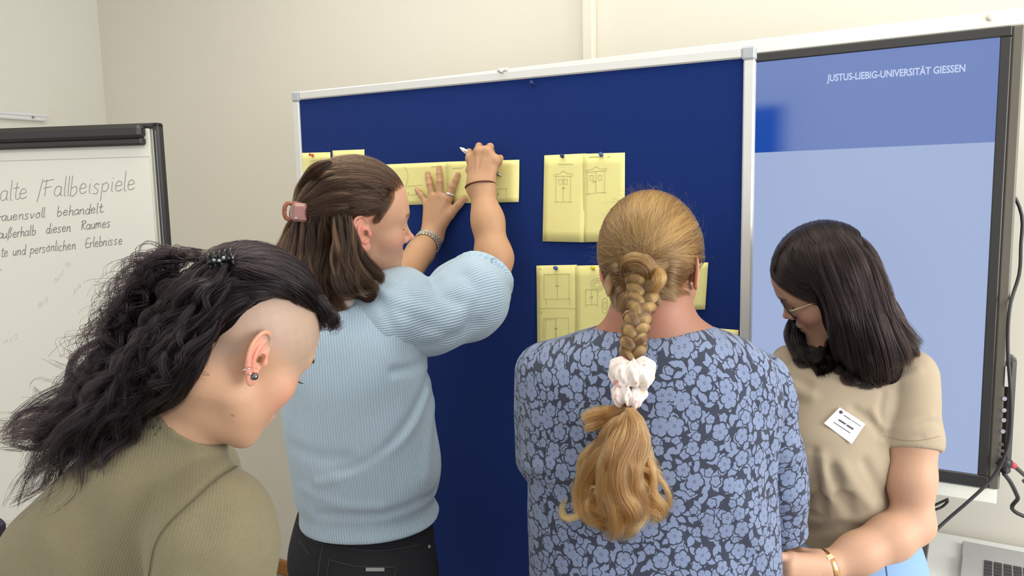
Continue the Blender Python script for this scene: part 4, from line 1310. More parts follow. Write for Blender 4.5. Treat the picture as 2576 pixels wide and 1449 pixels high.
def build_floral():
    t = A(1640, 694, 1.30)
    p = Person(M_from((0.36, 0.86, -0.34), (0.0, 0.3, 1)), t, 'person seen from behind in a navy floral blouse, blonde braid with a pink scrunchie', np.array([A(1640, 900, 1.22)[0], 1.24, 0.0]))
    nb = A(1640, 850, 1.25)
    hd = p.w(0, -25, -25)
    def trap(q):
        d = rcone(q, A(1642, 800, 1.25), A(1500, 895, 1.27), 0.045, 0.026)
        d = smin(d, rcone(q, A(1642, 800, 1.25), A(1795, 900, 1.27), 0.045, 0.026), 0.03)
        return smin(d, ell(q, A(1645, 900, 1.27), (0.13, 0.07, 0.07)), 0.03)
    p.head([(hd, 0.058), (p.w(0, -30, -75), 0.057), (nb, 0.06)], trap, ears=(1, -1))
    # ---- blouse
    rows = pixrows([(822, 1500, 1785, 1.262, .068), (832, 1464, 1815, 1.26, .078), (848, 1412, 1858, 1.255, .09), (872, 1360, 1902, 1.25, .10), (905, 1326, 1942, 1.25, .112), (960, 1314, 1962, 1.25, .124), (1050, 1312, 1962, 1.25, .134),
                    (1150, 1310, 1952, 1.25, .138), (1195, 1320, 1950, 1.25, .14), (1300, 1322, 1955, 1.25, .142), (1449, 1326, 1962, 1.25, .15), (1700, 1340, 1955, 1.26, .15), (1960, 1330, 1965, 1.28, .155), (2050, 1335, 1960, 1.28, .155)])
    L = Loft(rows, 0.0, 2.3)
    sh = A(1910, 968, 1.27); el = A(1950, 1200, 1.31); cuff = A(1966, 1325, 1.335)
    shl = A(1372, 940, 1.28); ell_ = A(1357, 1150, 1.33)
    def base(q):
        d = L(q)
        d = smin(d, chain(q, [shl, ell_], [.052, .044], .02), 0.03)
        return d
    folds = mkfolds(base, [([(1310, 1165), (1345, 1180), (1390, 1175)], .012, -.006), ([(1330, 1200), (1360, 1230), (1420, 1240)], .014, .004),
                           ([(1945, 1060), (1935, 1150), (1945, 1300)], .012, .006), ([(1820, 880), (1880, 960), (1920, 1060)], .02, .004),
                           ([(1400, 960), (1450, 1050), (1500, 1100)], .025, -.004), ([(1850, 1250), (1900, 1350), (1940, 1440)], .02, -.005), ([(1750, 1350), (1850, 1400), (1930, 1449)], .025, .004)])
    neckpts = [n for n in (p.w(0, -30, -75), nb)]
    def blouse(q):
        d = base(q) + fold_terms(q, folds)
        d = d + 0.0012 * np.sin(q[:, 0] * 31 + 2 * np.sin(q[:, 2] * 17)) * np.sin(q[:, 2] * 23)
        # neck opening
        d = smax(d, -rcone(q, nb + (0, .01, .0), nb + (0, -.01, .12), .064, .09), .006)
        return d
    lo, hi = box_of(np.array([[r[0] - r[3] - .05, r[1] - r[4] - .03, r[2]] for r in rows] + [[r[0] + r[3] + .05, r[1] + r[4] + .03, r[2]] for r in rows]), 0.02)
    P, Q = mesh_sdf(blouse, lo, hi, 0.0034, 2)
    u, v, a, b = L.loc(P)
    ang = L.angle(P)
    fuv = np.stack([np.where(v < 0, u * (1 + 0.25 * (np.abs(u) / a) ** 3), ang * a), P[:, 2], np.zeros(len(P))], 1)
    M_fl = floral_mat('floral_jersey')
    bl = put('blouse', P, Q, M_fl, p.root, attrs={'fuv': fuv})
    # right sleeve, a piece of its own
    def sleeve(q):
        d = chain(q, [sh, el, cuff], [.056, .053, .047], .02)
        d = d + 0.0025 * np.sin(q[:, 2] * 70 + 20 * q[:, 0])
        ax = (cuff - el) / np.linalg.norm(cuff - el)
        d = smax(d, ((q - (cuff + ax * .012)) @ ax), .004)
        return smax(d, -rcone(q, cuff - ax * .06, cuff + ax * .1, .041, .041), .002)
    P, Q = mesh_sdf(sleeve, *box_of([sh, el, cuff], .085), .003)
    ax = (cuff - sh) / np.linalg.norm(cuff - sh)
    e1 = np.cross(ax, [0, 1, 0]); e1 /= np.linalg.norm(e1); e2 = np.cross(ax, e1)
    r = P - sh
    th = np.arctan2(r @ e1, r @ e2)
    put('sleeve', P, Q, M_fl, bl, attrs={'fuv': np.stack([th * .052 + 5, r @ ax, 0 * th], 1)})
    # black label at the neckline
    dl_ = hit(blouse, [1668], [846])[0][1] - .004
    lab = np.array([A(1646, 842, dl_), A(1666, 819, dl_ + .006), A(1685, 840, dl_)])
    nrm = np.array([0, -1, 0.2])
    P = np.vstack([lab, lab + np.array([0, .0012, 0])])
    put('neck_label', P, [(0, 1, 2), (5, 4, 3), (0, 3, 4, 1), (1, 4, 5, 2), (2, 5, 3, 0)], simple('label_black', srgb(36, 38, 48), 0.8), p.root, False)
    # arms below the sleeves, reaching forward
    W2, K, Fg, T = std_hand(A(1800, 1425, 1.46), np.array([-.3, .8, -.35]), np.array([0, .3, 1.0]), np.array([-1.0, -.3, 0]))
    fr = lambda q: smin(chain(q, [cuff + (cuff - el) * -.3, cuff + (-.025, .03, .0), A(1800, 1425, 1.46)], [.04, .033, .026], .01), hand_sdf(q, W2, .017, K, Fg, T), .012)
    p.limb(fr, [cuff] + K + [x for g in Fg for x in g] + T, .05, .003)
    wl = A(1480, 1470, 1.46); W2, K, Fg, T = std_hand(wl, np.array([.3, .8, -.35]), np.array([0, .3, 1.0]), np.array([1.0, -.3, 0]))
    fl = lambda q: smin(chain(q, [ell_, ell_ + (.01, .05, -.03), wl], [.036, .036, .026], .01), hand_sdf(q, W2, .017, K, Fg, T), .012)
    p.limb(fl, [ell_] + K + [x for g in Fg for x in g] + T, .05, .003)
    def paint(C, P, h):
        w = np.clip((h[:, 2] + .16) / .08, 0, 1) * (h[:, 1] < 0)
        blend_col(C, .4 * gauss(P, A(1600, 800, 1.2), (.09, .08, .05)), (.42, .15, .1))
    p.body((.33, .165, .105), paint=paint, redk=.9)
    legs(p.root, np.array([A(1640, 900, 1.22)[0], 1.27, .86]), -.3, denim_mat('dark_jeans_floral', srgb(44, 50, 72), srgb(60, 68, 92)), .2, .1, shoe=M_shoe_w)
    p.fblouse = blouse
    # ---- hair: cap, strands over it gathering at the nape, braid, scrunchie, tail
    RH, CH = (.0895, .108, .106), (0, -.002, .042)
    M_under = under_mat('blonde_hair_mass', srgb(88, 62, 33))
    M_hair = hair_mat('blonde_hair', srgb(56, 36, 18), srgb(172, 128, 68), .3)
    M_tail = hair_mat('copper_blonde_hair', srgb(84, 52, 26), srgb(192, 142, 84), .3)
    ga_w = A(1602, 662, 1.195)
    ga = p.headpts(ga_w[None])[0].astype(float)
    def cap(q):
        h = p.headpts(q)
        d = ell(h, CH, np.array(RH) - .004)
        d = smin(d, ell(h, (0.0, -.054, -.024), (.060, .032, .052)), .02)
        d = smax(d, (h[:, 1] - .055) * .9 + (h[:, 2] - .09) * -.35, .02)             # face side open
        d = smax(d, -ell(h, (.085, .012, -.034), (.028, .045, .045)), .012)          # right ear free
        d = smax(d, -ell(h, (-.085, .03, -.03), (.028, .045, .04)), .012)
        d = smax(d, -(h[:, 2] + .088 + .25 * h[:, 0]), .012)
        return d * HS_
    cc = p.w(0, 0, 40)
    P, Q = mesh_sdf(cap, cc - .16, cc + .16, .0032)
    hm = put('hair', P, Q, M_under, p.root)
    n = 15000
    az = rng.uniform(-np.pi, np.pi, n)
    # root directions round the hairline and over the crown
    r = np.stack([np.sin(az), np.cos(az), np.zeros(n)], 1)
    lat = rng.uniform(-.5, 1.45, n)
    r = np.stack([np.cos(lat) * np.sin(az), np.cos(lat) * np.cos(az), np.sin(lat)], 1)
    keep = (r[:, 1] > -.35) | (r[:, 2] < -.2) | (rng.random(n) < .5)
    keep &= ~((r[:, 1] > .55) & (r[:, 2] < .45))
    keep &= ~((r[:, 2] < -.1) & (r[:, 1] > .0))
    r = r[keep]; n = len(r)
    roots = np.array(CH) + r * np.array(RH)
    cl = np.floor(az[keep] * 13) + np.floor(lat[keep] * 4) * 91
    jit = {k: rng.normal(0, 1, 3) for k in np.unique(cl)}
    J = np.array([jit[k] for k in cl])
    ends = ga[None] + J * np.array([.014, .003, .012]) + rng.normal(0, .0028, (n, 3))
    # above the knot hair from the left ends left of it and from the right runs past it
    ends[:, 0] += np.clip(r[:, 0], -1, 1) * .012 + .004
    ends[:, 2] += .012 * r[:, 2]
    ctrl = (roots + ends) / 2 + (roots - np.array(CH)) * .35 + np.array([0, -.012, .012]) + J * .004
    S = surf_sweep(p, roots, ctrl, ends, RH, CH, 20, (-.003, .003), .0008)
    tint = np.clip(.40 + .34 * J[:, 0] + rng.normal(0, .17, n) + .12 * r[:, 2], 0, 1)
    hair('hair_strands', S, .00020, .00016, M_hair, hm, tint)
    # loose fuzz round the outline
    k = rng.integers(0, n, 260)
    fz = S[k][:, :9].copy()
    out = fz - cc; out /= np.linalg.norm(out, axis=2, keepdims=True)
    tt = np.linspace(0, 1, 9)[None, :, None]
    fz = fz + out * tt ** 1.5 * rng.uniform(.002, .022, (260, 1, 1)) + np.sin(tt * 4 + rng.uniform(0, 6, (260, 1, 1))) * tt * rng.normal(0, .003, (260, 1, 3))
    hair('flyaway_strands', fz, .00011, .00006, M_hair, hm, rng.random(260))
    # grey-blonde nape hair sweeping up to the braid
    LN = Locks(lambda q: np.minimum(cap(q), p.fhead(q)), 16, .003, 1.36, 1.22)
    for x0, y0, x1, y1, xm, ym in [(1545, 775, 1585, 700, 1548, 720), (1530, 745, 1580, 690, 1540, 705), (1555, 785, 1592, 715, 1560, 740), (1735, 740, 1640, 700, 1690, 735), (1720, 735, 1645, 705, 1680, 728), (1690, 740, 1640, 712, 1660, 738), (1750, 700, 1640, 685, 1695, 690), (1760, 660, 1635, 672, 1700, 665), (1522, 700, 1580, 680, 1545, 680), (1560, 790, 1600, 725, 1575, 755), (1600, 795, 1610, 730, 1602, 760), (1660, 770, 1630, 720, 1645, 742), (1705, 755, 1640, 708, 1672, 738), (1745, 725, 1640, 695, 1690, 712)]:
        LN.add([(x0, y0), (xm, ym), ((xm + x1) / 2 + 4, (ym + y1) / 2), (x1 + (1609 - x1) * .5, y1 + 4, 1.186), (1609 + (x1 - 1609) * .15, y1 + 14, 1.19)], 260, .013, 0, 1, .4, .45, .03)
    S2, t2 = LN.build(.2, .0007)
    hair('nape_strands', S2, .0002, .00015, hair_mat('ash_blonde_hair', srgb(62, 43, 25), srgb(134, 104, 66), .32), hm, t2)
    # braid
    bpath = catmull(np.array([A(1606, 668, 1.185), A(1618, 712, 1.172), A(1612, 765, 1.16), A(1600, 815, 1.125), A(1594, 865, 1.105), A(1590, 915, 1.098)]), 90)
    T = np.gradient(bpath, axis=0); T /= np.linalg.norm(T, axis=1)[:, None]
    bx = np.cross(T, [0, 1, 0]); bx /= np.linalg.norm(bx, axis=1)[:, None]; by = np.cross(bx, T)
    by = by * np.sign((by @ np.array([0, 1, 0])))[:, None]
    if bx[0, 0] < 0: bx = -bx
    s = np.linspace(0, 1, 90)
    wid = np.interp(s, [0, .15, .5, 1], [.0185, .0165, .0140, .0118])
    br = None; SS = []; tn = []
    br = None
    for kk in range(3):
        ph = s * 2 * np.pi * 3.1 + kk * 2 * np.pi / 3
        c = bpath + bx * (wid * .95 * np.sin(ph))[:, None] + by * (wid * .5 * np.sin(2 * ph))[:, None]
        rad = wid * .66
        P, Q = tube(c, rad * .86, 12)
        if br is None:
            br = put('braid', P, Q, M_under, p.root)
        else:
            put('braid_strand', P, Q, M_under, br)
        nn = 700
        th = rng.uniform(0, 6.28, nn); rr = np.sqrt(rng.uniform(.75, 1.05, nn))
        tw = th[:, None] + s[None] * 3.0
        Tc = np.gradient(c, axis=0); Tc /= np.linalg.norm(Tc, axis=1)[:, None]
        u = np.cross(Tc, [0, 1, 0.01]); u /= np.linalg.norm(u, axis=1)[:, None]; v2 = np.cross(Tc, u)
        Sx = c[None] + (rr[:, None] * rad[None] * np.cos(tw))[..., None] * u[None] + (rr[:, None] * rad[None] * np.sin(tw))[..., None] * v2[None]
        SS.append(Sx[:, ::2]); tn.append(np.clip(.35 + .25 * np.sin(th * 2 + kk) + rng.normal(0, .2, nn), 0, 1))
    hair('braid_hairs', np.concatenate(SS), .00026, .00024, M_hair, br, np.concatenate(tn))
    # the loop of hair wound over the braid's start
    lp = [A(1570, 694, 1.184), A(1578, 668, 1.172), A(1600, 659, 1.166), A(1620, 671, 1.166), A(1625, 692, 1.172), A(1612, 704, 1.182)]
    P, Q = tube(catmull(np.array(lp), 40), np.interp(np.linspace(0, 1, 40), [0, .3, .8, 1], [.004, .0115, .0115, .006]), 14)
    put('hair_loop', P, Q, M_under, br)
    S3 = lock(lp, 1300, 24, .0158, .8, jit=.0005)
    hair('loop_hairs', S3, .00026, .00022, M_hair, br, np.clip(rng.normal(.25, .2, len(S3)), 0, 1))
    lp = [A(1650, 672, 1.172), A(1656, 700, 1.16), A(1645, 722, 1.16), A(1622, 738, 1.168)]
    S3 = lock(lp, 500, 18, .013, .7, jit=.0006)
    hair('loop_hairs', S3, .00026, .00022, M_hair, br, np.clip(rng.normal(.55, .2, len(S3)), 0, 1))
    # scrunchie: two crumpled rings of printed cotton
    t_ = NT('scrunchie_cotton'); v_ = t_.obj()
    nz = t_.noise(v_, 75, 3); 
    rp = t_.node('ShaderNodeValToRGB', {'Fac': nz.outputs[0]})
    rp.color_ramp.elements[0].position = .56; rp.color_ramp.elements[0].color = (*srgb(226, 216, 210), 1)
    rp.color_ramp.elements[1].position = .66; rp.color_ramp.elements[1].color = (*srgb(214, 150, 150), 1)
    n3 = t_.noise(v_, 110, 2)
    c3 = t_.mix(t_.math('GREATER_THAN', n3.outputs[0], .64), rp.outputs[0], srgb(216, 206, 170))
    t_.P(Base_Color=c3, Roughness=.85)
    def scr(q):
        o = None
        for (cx, cy, Y, R, r, ph) in ((1591, 938, 1.085, .0145, .0155, 0.3), (1581, 994, 1.078, .0105, .0118, 1.7)):
            c = A(cx, cy, Y)
            l = q - c.astype(np.float32)
            th = np.arctan2(l[:, 1], l[:, 0])
            R_ = R + .0022 * np.sin(5 * th + ph) + .0015 * np.sin(11 * th + 2 * ph)
            r_ = r * (1 + .12 * np.sin(7 * th + ph))
            d = np.sqrt((np.sqrt(l[:, 0] ** 2 + l[:, 1] ** 2) - R_) ** 2 + ((l[:, 2] - .003 * np.sin(3 * th + ph)) / 1.18) ** 2) - r_
            d = d + .0013 * np.sin(13 * th + 220 * l[:, 2] + 3 * ph) + .0008 * np.sin(23 * th - 310 * l[:, 2])
            o = d if o is None else np.minimum(o, d)
        return o
    P, Q = mesh_sdf(scr, A(1586, 965, 1.08) - .06, A(1586, 965, 1.08) + .06, .0013)
    put('scrunchie', P, Q, t_.m, p.root)
    # compact mass inside the tail
    def tailm(q):
        d = chain(q, [A(1582, 1015, 1.085), A(1575, 1090, 1.083), A(1555, 1180, 1.083), A(1560, 1270, 1.085), A(1550, 1310, 1.088)], [.012, .018, .025, .025, .014], .02)
        return d + .002 * np.sin(q[:, 0] * 400 + 6 * np.sin(q[:, 2] * 30))
    # tail
    LK = Locks(lambda q: np.minimum(blouse(q), tailm(q)), 24, .012, 1.2, 1.09)
    specs = [  # guide, count, spread, tip, wave, tint
        ([(1578, 1025), (1545, 1035), (1500, 1040), (1462, 1055)], 420, .011, .5, .0, .4),
        ([(1576, 1030), (1530, 1055), (1490, 1070), (1470, 1078)], 300, .010, .4, .0, .45),
        ([(1580, 1025), (1560, 1090), (1510, 1160), (1480, 1230), (1475, 1290), (1500, 1320), (1545, 1335)], 620, .014, .5, .004, .5),
        ([(1580, 1025), (1575, 1090), (1540, 1170), (1520, 1250), (1515, 1310), (1550, 1340)], 700, .016, .5, .005, .55),
        ([(1582, 1025), (1590, 1090), (1570, 1170), (1560, 1240), (1580, 1300), (1560, 1335)], 760, .017, .5, .005, .45),
        ([(1588, 1025), (1605, 1090), (1600, 1160), (1580, 1220), (1600, 1270), (1640, 1300)], 760, .016, .5, .006, .35),
        ([(1590, 1028), (1610, 1100), (1590, 1180), (1600, 1230), (1630, 1280), (1655, 1310)], 560, .013, .5, .004, .4),
        ([(1592, 1028), (1625, 1110), (1650, 1170), (1672, 1220), (1676, 1270), (1660, 1305)], 130, .004, .6, .003, .7),
        ([(1590, 1030), (1620, 1110), (1648, 1180), (1640, 1230), (1640, 1280), (1650, 1310)], 180, .006, .6, .003, .5),
        ([(1575, 1030), (1530, 1110), (1485, 1180), (1470, 1250), (1448, 1300), (1415, 1300), (1407, 1270), (1425, 1252)], 120, .005, .5, .003, .75),
        ([(1575, 1030), (1525, 1100), (1460, 1150), (1448, 1210), (1455, 1270), (1475, 1310)], 110, .005, .5, .003, .8),
        ([(1578, 1030), (1545, 1100), (1500, 1170), (1490, 1230), (1500, 1280), (1520, 1300)], 500, .013, .5, .006, .5),
        ([(1580, 1030), (1560, 1110), (1530, 1180), (1500, 1240), (1510, 1290), (1530, 1320)], 450, .012, .5, .006, .35),
        ([(1586, 1030), (1612, 1110), (1622, 1180), (1640, 1240), (1655, 1290), (1640, 1320)], 350, .010, .5, .005, .35),
        ([(1576, 1035), (1520, 1120), (1470, 1200), (1462, 1260), (1475, 1300)], 260, .008, .5, .006, .6),
        ([(1580, 1040), (1560, 1130), (1505, 1220), (1480, 1280), (1505, 1310), (1540, 1322)], 160, .004, .6, .002, .95),
        ([(1580, 1040), (1545, 1140), (1525, 1220), (1545, 1270), (1575, 1262), (1590, 1240)], 120, .0035, .6, .002, .95),
        ([(1580, 1030), (1565, 1120), (1535, 1200), (1530, 1250), (1560, 1275), (1500, 1300)], 200, .006, .6, .003, .8),
        ([(1580, 1030), (1540, 1160), (1560, 1270), (1540, 1330), (1505, 1345)], 400, .014, .6, .006, .5),
        ([(1584, 1030), (1590, 1150), (1620, 1260), (1580, 1320), (1530, 1345)], 400, .014, .6, .006, .45)]
    R4 = random.Random(21)
    for i in range(46):                                             # loose wavy locks, some tinted paler as if lit through
        f = R4.random(); xe = 1462 + 205 * f
        y1 = R4.uniform(1230, 1345) - 40 * abs(f - .5)
        xm = 1582 + (xe - 1582) * R4.uniform(.55, .9)
        g = [(1576 + 14 * f, 1030), (1580 + (xm - 1580) * .5, 1085 + R4.uniform(-8, 8)), (xm + R4.uniform(-10, 10), 1150 + R4.uniform(-15, 15)), (xe + R4.uniform(-14, 14), 1215 + R4.uniform(-15, 15)), (xe + (1570 - xe) * .25 + R4.uniform(-18, 18), y1)]
        specs.append((g, R4.choice([18, 40, 80]), R4.uniform(.0015, .0045), .5, R4.uniform(.004, .009), R4.choice([.1, .3, .6, .85, .95])))
    for g, n_, sp, tp, wv, tn_ in specs:
        LK.add(g, n_, sp, wv * 1.5, rng.uniform(1.0, 2.0), tn_, tp, .2, .010 + rng.uniform(0, .014))
    P, Q = mesh_sdf(tailm, A(1565, 1170, 1.08) - (.09, .06, .14), A(1565, 1170, 1.08) + (.09, .06, .14), .003)
    tl = put('hair_tail', P, Q, under_mat('tail_hair_mass', srgb(120, 80, 38)), p.root)
    S, tint = LK.build()
    hair('tail_hairs', S, .00026, .00014, M_tail, tl, tint)
    return p
P3 = build_floral()
print('floral', round(_time.time() - _t0, 1))
# ---------------------------------------------------------------- second person: the writer in the light blue jumper
def wrist_frame(w, e):
    d = w - e; return d / np.linalg.norm(d)
def build_writer():
    M = np.array([[0.3932, 0.9076, 0.1475], [-0.898, 0.4135, -0.1506], [-0.1977, -0.0733, 0.9775]])
    t = np.array([-0.3005, 1.5499, CAM_Z - 0.0546])
    foot = A(920, 1449, 1.56); foot[2] = 0
    p = Person(M, t, 'person in a light blue ribbed jumper and black jeans writing on the pin board', foot)
    nb = A(850, 790, 1.52)
    def chest(q):
        return ell(q, A(880, 900, 1.56), (.11, .08, .11))
    p.head([(p.w(0, -22, -30), .052), (p.w(0, -32, -80), .050), (nb, .056)], chest, h=.0018, o={'mouth': 6, 'nose': 3}, es=1.13)
    # ---- jumper
    rows = pixrows([(735, 815, 905, 1.54, .05), (752, 792, 965, 1.54, .075), (790, 752, 1010, 1.54, .105), (840, 726, 1050, 1.54, .125), (920, 712, 1078, 1.545, .135), (1000, 713, 1088, 1.55, .138), (1100, 722, 1102, 1.55, .14),
                    (1180, 737, 1111, 1.55, .142), (1230, 746, 1106, 1.55, .14), (1262, 757, 1094, 1.55, .134), (1300, 756, 1110, 1.55, .14), (1330, 762, 1110, 1.55, .138), (1400, 770, 1104, 1.55, .13)])
    L = Loft(rows, 0.0, 2.2)
    sc = [A(985, 795, 1.53), A(1085, 802, 1.575), A(1180, 750, 1.64), A(1231, 737, 1.69)]
    sr = [.090, .070, .086, .047]
    elb = A(1240, 735, 1.735); wri = A(1209, 470, 1.805)
    axs = (wri - elb) / np.linalg.norm(wri - elb)
    cuff_c = elb + axs * .035
    def body_s(q):
        return L(q)
    def slv(q):
        d = smin(rcone(q, sc[0], sc[1], sr[0], sr[1]), rcone(q, sc[1], sc[2], sr[1], sr[2]), .03)
        d = smin(d, rcone(q, sc[2], sc[3], sr[2], sr[3]), .025)
        d = smin(d, sph(q, A(1012, 738, 1.555), .055), .022)
        return d
    both = lambda q: smin(body_s(q), slv(q), .035)
    bf = mkfolds(both, [([(1085, 920), (1060, 1000), (1010, 1090), (940, 1160), (860, 1190)], .012, .006), ([(1075, 985), (1040, 1070), (985, 1130), (900, 1185), (800, 1215)], .010, -.005),
                        ([(1095, 1240), (1000, 1285), (900, 1300), (800, 1295)], .010, .006), ([(730, 1120), (800, 1150), (870, 1155)], .014, .004), ([(935, 742), (955, 765), (985, 790)], .008, .007),
                        ([(1075, 905), (1040, 925), (990, 935)], .009, .006), ([(760, 1230), (850, 1270), (960, 1280)], .012, -.003), ([(1090, 1000), (1080, 1100), (1070, 1200)], .016, -.004)])
    sf = mkfolds(both, [([(935, 742), (965, 775), (1000, 850)], .010, .007), ([(1090, 705), (1110, 740), (1150, 760)], .014, .006), ([(1165, 690), (1205, 740), (1185, 810)], .012, .005), ([(960, 760), (1040, 800), (1140, 850)], .013, .0035),
                        ([(970, 720), (1030, 740), (1080, 760)], .012, .003), ([(1040, 880), (1120, 860), (1200, 815)], .014, .004)])
    def jb(q):
        d = body_s(q) + fold_terms(q, bf)
        d = smin(d, slv(q) + .012, .03)
        d = d + .0012 * np.sin(q[:, 2] * 41 + 3 * np.sin(q[:, 0] * 14))
        # hem lies on a level plane and the tube is open below
        zb = float(A(960, 1372, 1.41)[2])
        d = smax(d, zb - q[:, 2], .006)
        d = smax(d, -rcone(q, nb + (0, 0, .0), nb + (-.01, 0, .12), .062, .11), .008)
        return d
    lo, hi = box_of(np.array([[r[0] - r[3], r[1] - r[4], r[2]] for r in rows] + [[r[0] + r[3], r[1] + r[4], r[2]] for r in rows]), .05)
    P, Q = mesh_sdf(jb, lo, hi, .0032, 2)
    u, v, a, b = L.loc(P)
    rib = L.angle(P) * (a + b) / 2 / .0052
    # ribs lean where the body twists
    rib = rib + (P[:, 2] - 1.2) * 6 * np.clip((P[:, 2] - 1.2) * 4, 0, 1)
    M_knit = cloth_mat('ribbed_knit', srgb(168, 192, 209), srgb(196, 217, 232), 420, 'rib', .7, .0018, dark=.34, sheen=.3)
    ju = put('jumper', P, Q, M_knit, p.root, attrs={'rib': rib})
    rim = catmull(np.array([A(1128, 676, 1.68), A(1150, 655, 1.68), A(1185, 643, 1.68), A(1225, 648, 1.685), A(1258, 667, 1.69), A(1279, 698, 1.70), A(1280, 730, 1.71)]), 16)
    def jsl(q):
        d = slv(q) + fold_terms(q, sf)
        d = smin(d, chain(q, rim, np.full(16, .0085), .004), .012)
        d = d + .0015 * np.sin(q[:, 0] * 55 + 3 * np.sin(q[:, 2] * 30))
        return smax(d, -rcone(q, cuff_c - axs * .03, cuff_c + axs * .12, .040, .048), .004)
    P, Q = mesh_sdf(jsl, *box_of(np.array(sc), .125), .003, 2)
    axv = (sc[2] - sc[0]) / np.linalg.norm(sc[2] - sc[0])
    e1 = np.cross(axv, [0, 0, 1]); e1 /= np.linalg.norm(e1); e2 = np.cross(axv, e1)
    r = P - sc[0]
    ph = np.arctan2(r @ e1, r @ e2)
    put('sleeve', P, Q, M_knit, ju, attrs={'rib': ph * .085 / .0054})
    # far sleeve, behind
    fs = [A(900, 800, 1.66), A(985, 765, 1.68)]
    fse = A(975, 770, 1.68)
    P, Q = mesh_sdf(lambda q: smax(chain(q, [A(870, 840, 1.62), fse], [.075, .07], .01), -rcone(q, fse, A(1060, 640, 1.8), .045, .05), .004), *box_of([A(870, 840, 1.62), fse], .1), .005)
    put('sleeve', P, Q, M_knit, ju, attrs={'rib': P[:, 0] / .0068})
    # pale collar between hair and shoulder
    P, Q = mesh_sdf(lambda q: smax(np.abs(rcone(q, nb + (.005, 0, -.02), p.w(0, -30, -70), .064, .058)) - .003, np.abs((q - nb) @ np.array([0, 0, 1.], np.float32) - .012) - .022, .003), nb - .12, nb + .12, .003)
    if len(P): put('collar', P, Q, cloth_mat('collar_cream', srgb(214, 204, 196), srgb(232, 226, 220), 300), p.root)
    # ---- trousers with pocket, seams, label
    zb = float(A(960, 1372, 1.41)[2])
    hip = np.array([A(920, 1400, 1.56)[0], 1.56, zb - .06])
    M_bj = denim_mat('black_denim', srgb(30, 30, 33), srgb(48, 48, 52))
    fl = legs(p.root, hip, -.45, M_bj, .152, .085, name='jeans', shoe=M_shoe_b)
    M_seam = simple('black_seam', srgb(62, 62, 66), .85)
    jeans = [o for o in p.root.children if o.name.startswith('jeans')][0]
    for nm, pts in (('seam', [(757, 1335), (790, 1362), (870, 1378), (960, 1385), (1060, 1370)]), ('seam', [(815, 1360), (806, 1400), (800, 1449)]), ('pocket', [(828, 1408), (900, 1425), (990, 1428), (992, 1449)]), ('pocket', [(828, 1408), (822, 1449)]), ('seam', [(752, 1360), (768, 1380), (776, 1395)])):
        P, Q = tube(hitl(fl, catmull(np.array(pts, float), 24), .0006), .0011, 5)
        put(nm, P, Q, M_seam, jeans)
    c = hitl(fl, [(920, 1428), (967, 1428), (967, 1437), (920, 1437)], .0012)
    nrm = np.cross(c[1] - c[0], c[3] - c[0]); nrm /= np.linalg.norm(nrm)
    P = np.vstack([c, c - nrm * .0012]); put('pocket_label', P, [(0, 1, 2, 3), (7, 6, 5, 4), (0, 4, 5, 1), (1, 5, 6, 2), (2, 6, 7, 3), (3, 7, 4, 0)], simple('label_silver', srgb(150, 150, 150), .5), jeans, False)
    c = hitl(fl, [(1079, 1376)], .001)[0]
    P, Q = tube([c + (0, .002, 0), c + (0, -.002, 0)], [.005, .004], 12); put('rivet', P, Q, simple('rivet_steel', srgb(150, 150, 150), .4, .9), jeans)
    # ---- right arm with the fist round a pen
    by = lambda px, py, off: onplane(px, py, NB, S_B + .006 - off)
    wr = wri
    K = [by(1184, 398, .060), by(1205, 380, .066), by(1226, 380, .062), by(1246, 402, .054)]
    pen0, pen1 = by(1157, 371, .048), by(1262, 444, .004)
    pm = lambda f: pen0 + (pen1 - pen0) * f
    Fg = [[by(1180, 383, .034), by(1198, 398, .018), by(1216, 412, .016)],
          [by(1205, 368, .038), by(1216, 385, .018), by(1224, 410, .014)],
          [by(1233, 369, .040), by(1237, 384, .016), by(1232, 412, .014)],
          [by(1258, 398, .036), by(1256, 410, .016), by(1244, 430, .014)]]
    T = [wr + (by(1190, 440, .05) - wr) * .5, by(1184, 428, .046), by(1192, 410, .026), by(1212, 412, .016)]
    xd = np.array([1.0, -.15, 0])
    W2 = (wr - xd * .011, wr + xd * .011)
    def fr(q):
        a = chain(q, [sc[2], A(1228, 745, 1.725), A(1242, 650, 1.752), A(1227, 555, 1.78), wr], [.045, .036, .0395, .0325, .0262], .03)
        # the wrist is wider than it is deep
        h = hand_sdf(q, W2, .0185, K, Fg, T, .98)
        for k in range(4):
            h = smin(h, sph(q, K[k] + NB * .0, .0112), .008)
        tend = None
        for k in range(4):
            tend = rcone(q, K[k] - NB * .009, wr + (K[k] - wr) * .4 - NB * .016, .0025, .002) if tend is None else np.minimum(tend, rcone(q, K[k] - NB * .009, wr + (K[k] - wr) * .4 - NB * .016, .0025, .002))
        h = smin(h, tend, .004)
        return smin(a, h, .02)
    p.limb(fr, [elb, sc[2], wr] + K + T, .065, .0016)
    # ---- left hand spread flat on the paper
    off = .011
    wl = by(1087, 594, .030)
    el2 = A(962, 768, 1.68)
    KL = [by(1128, 500, .018), by(1107, 494, .019), by(1089, 498, .018), by(1074, 514, .016)]
    FL = [[by(1138, 470, .014), by(1146, 453, .010), by(1152, 438, .008)], [by(1106, 457, .016), by(1105, 437, .011), by(1104, 422, .008)],
          [by(1081, 464, .015), by(1078, 448, .010), by(1075, 436, .008)], [by(1061, 493, .013), by(1053, 483, .010), by(1048, 477, .008)]]
    TL = [by(1108, 570, .026), by(1132, 540, .02), by(1154, 514, .014), by(1170, 498, .009)]
    hx = np.array([EB[0], EB[1], -.25]); hx /= np.linalg.norm(hx)
    W2L = (wl + hx * .010, wl - hx * .010)
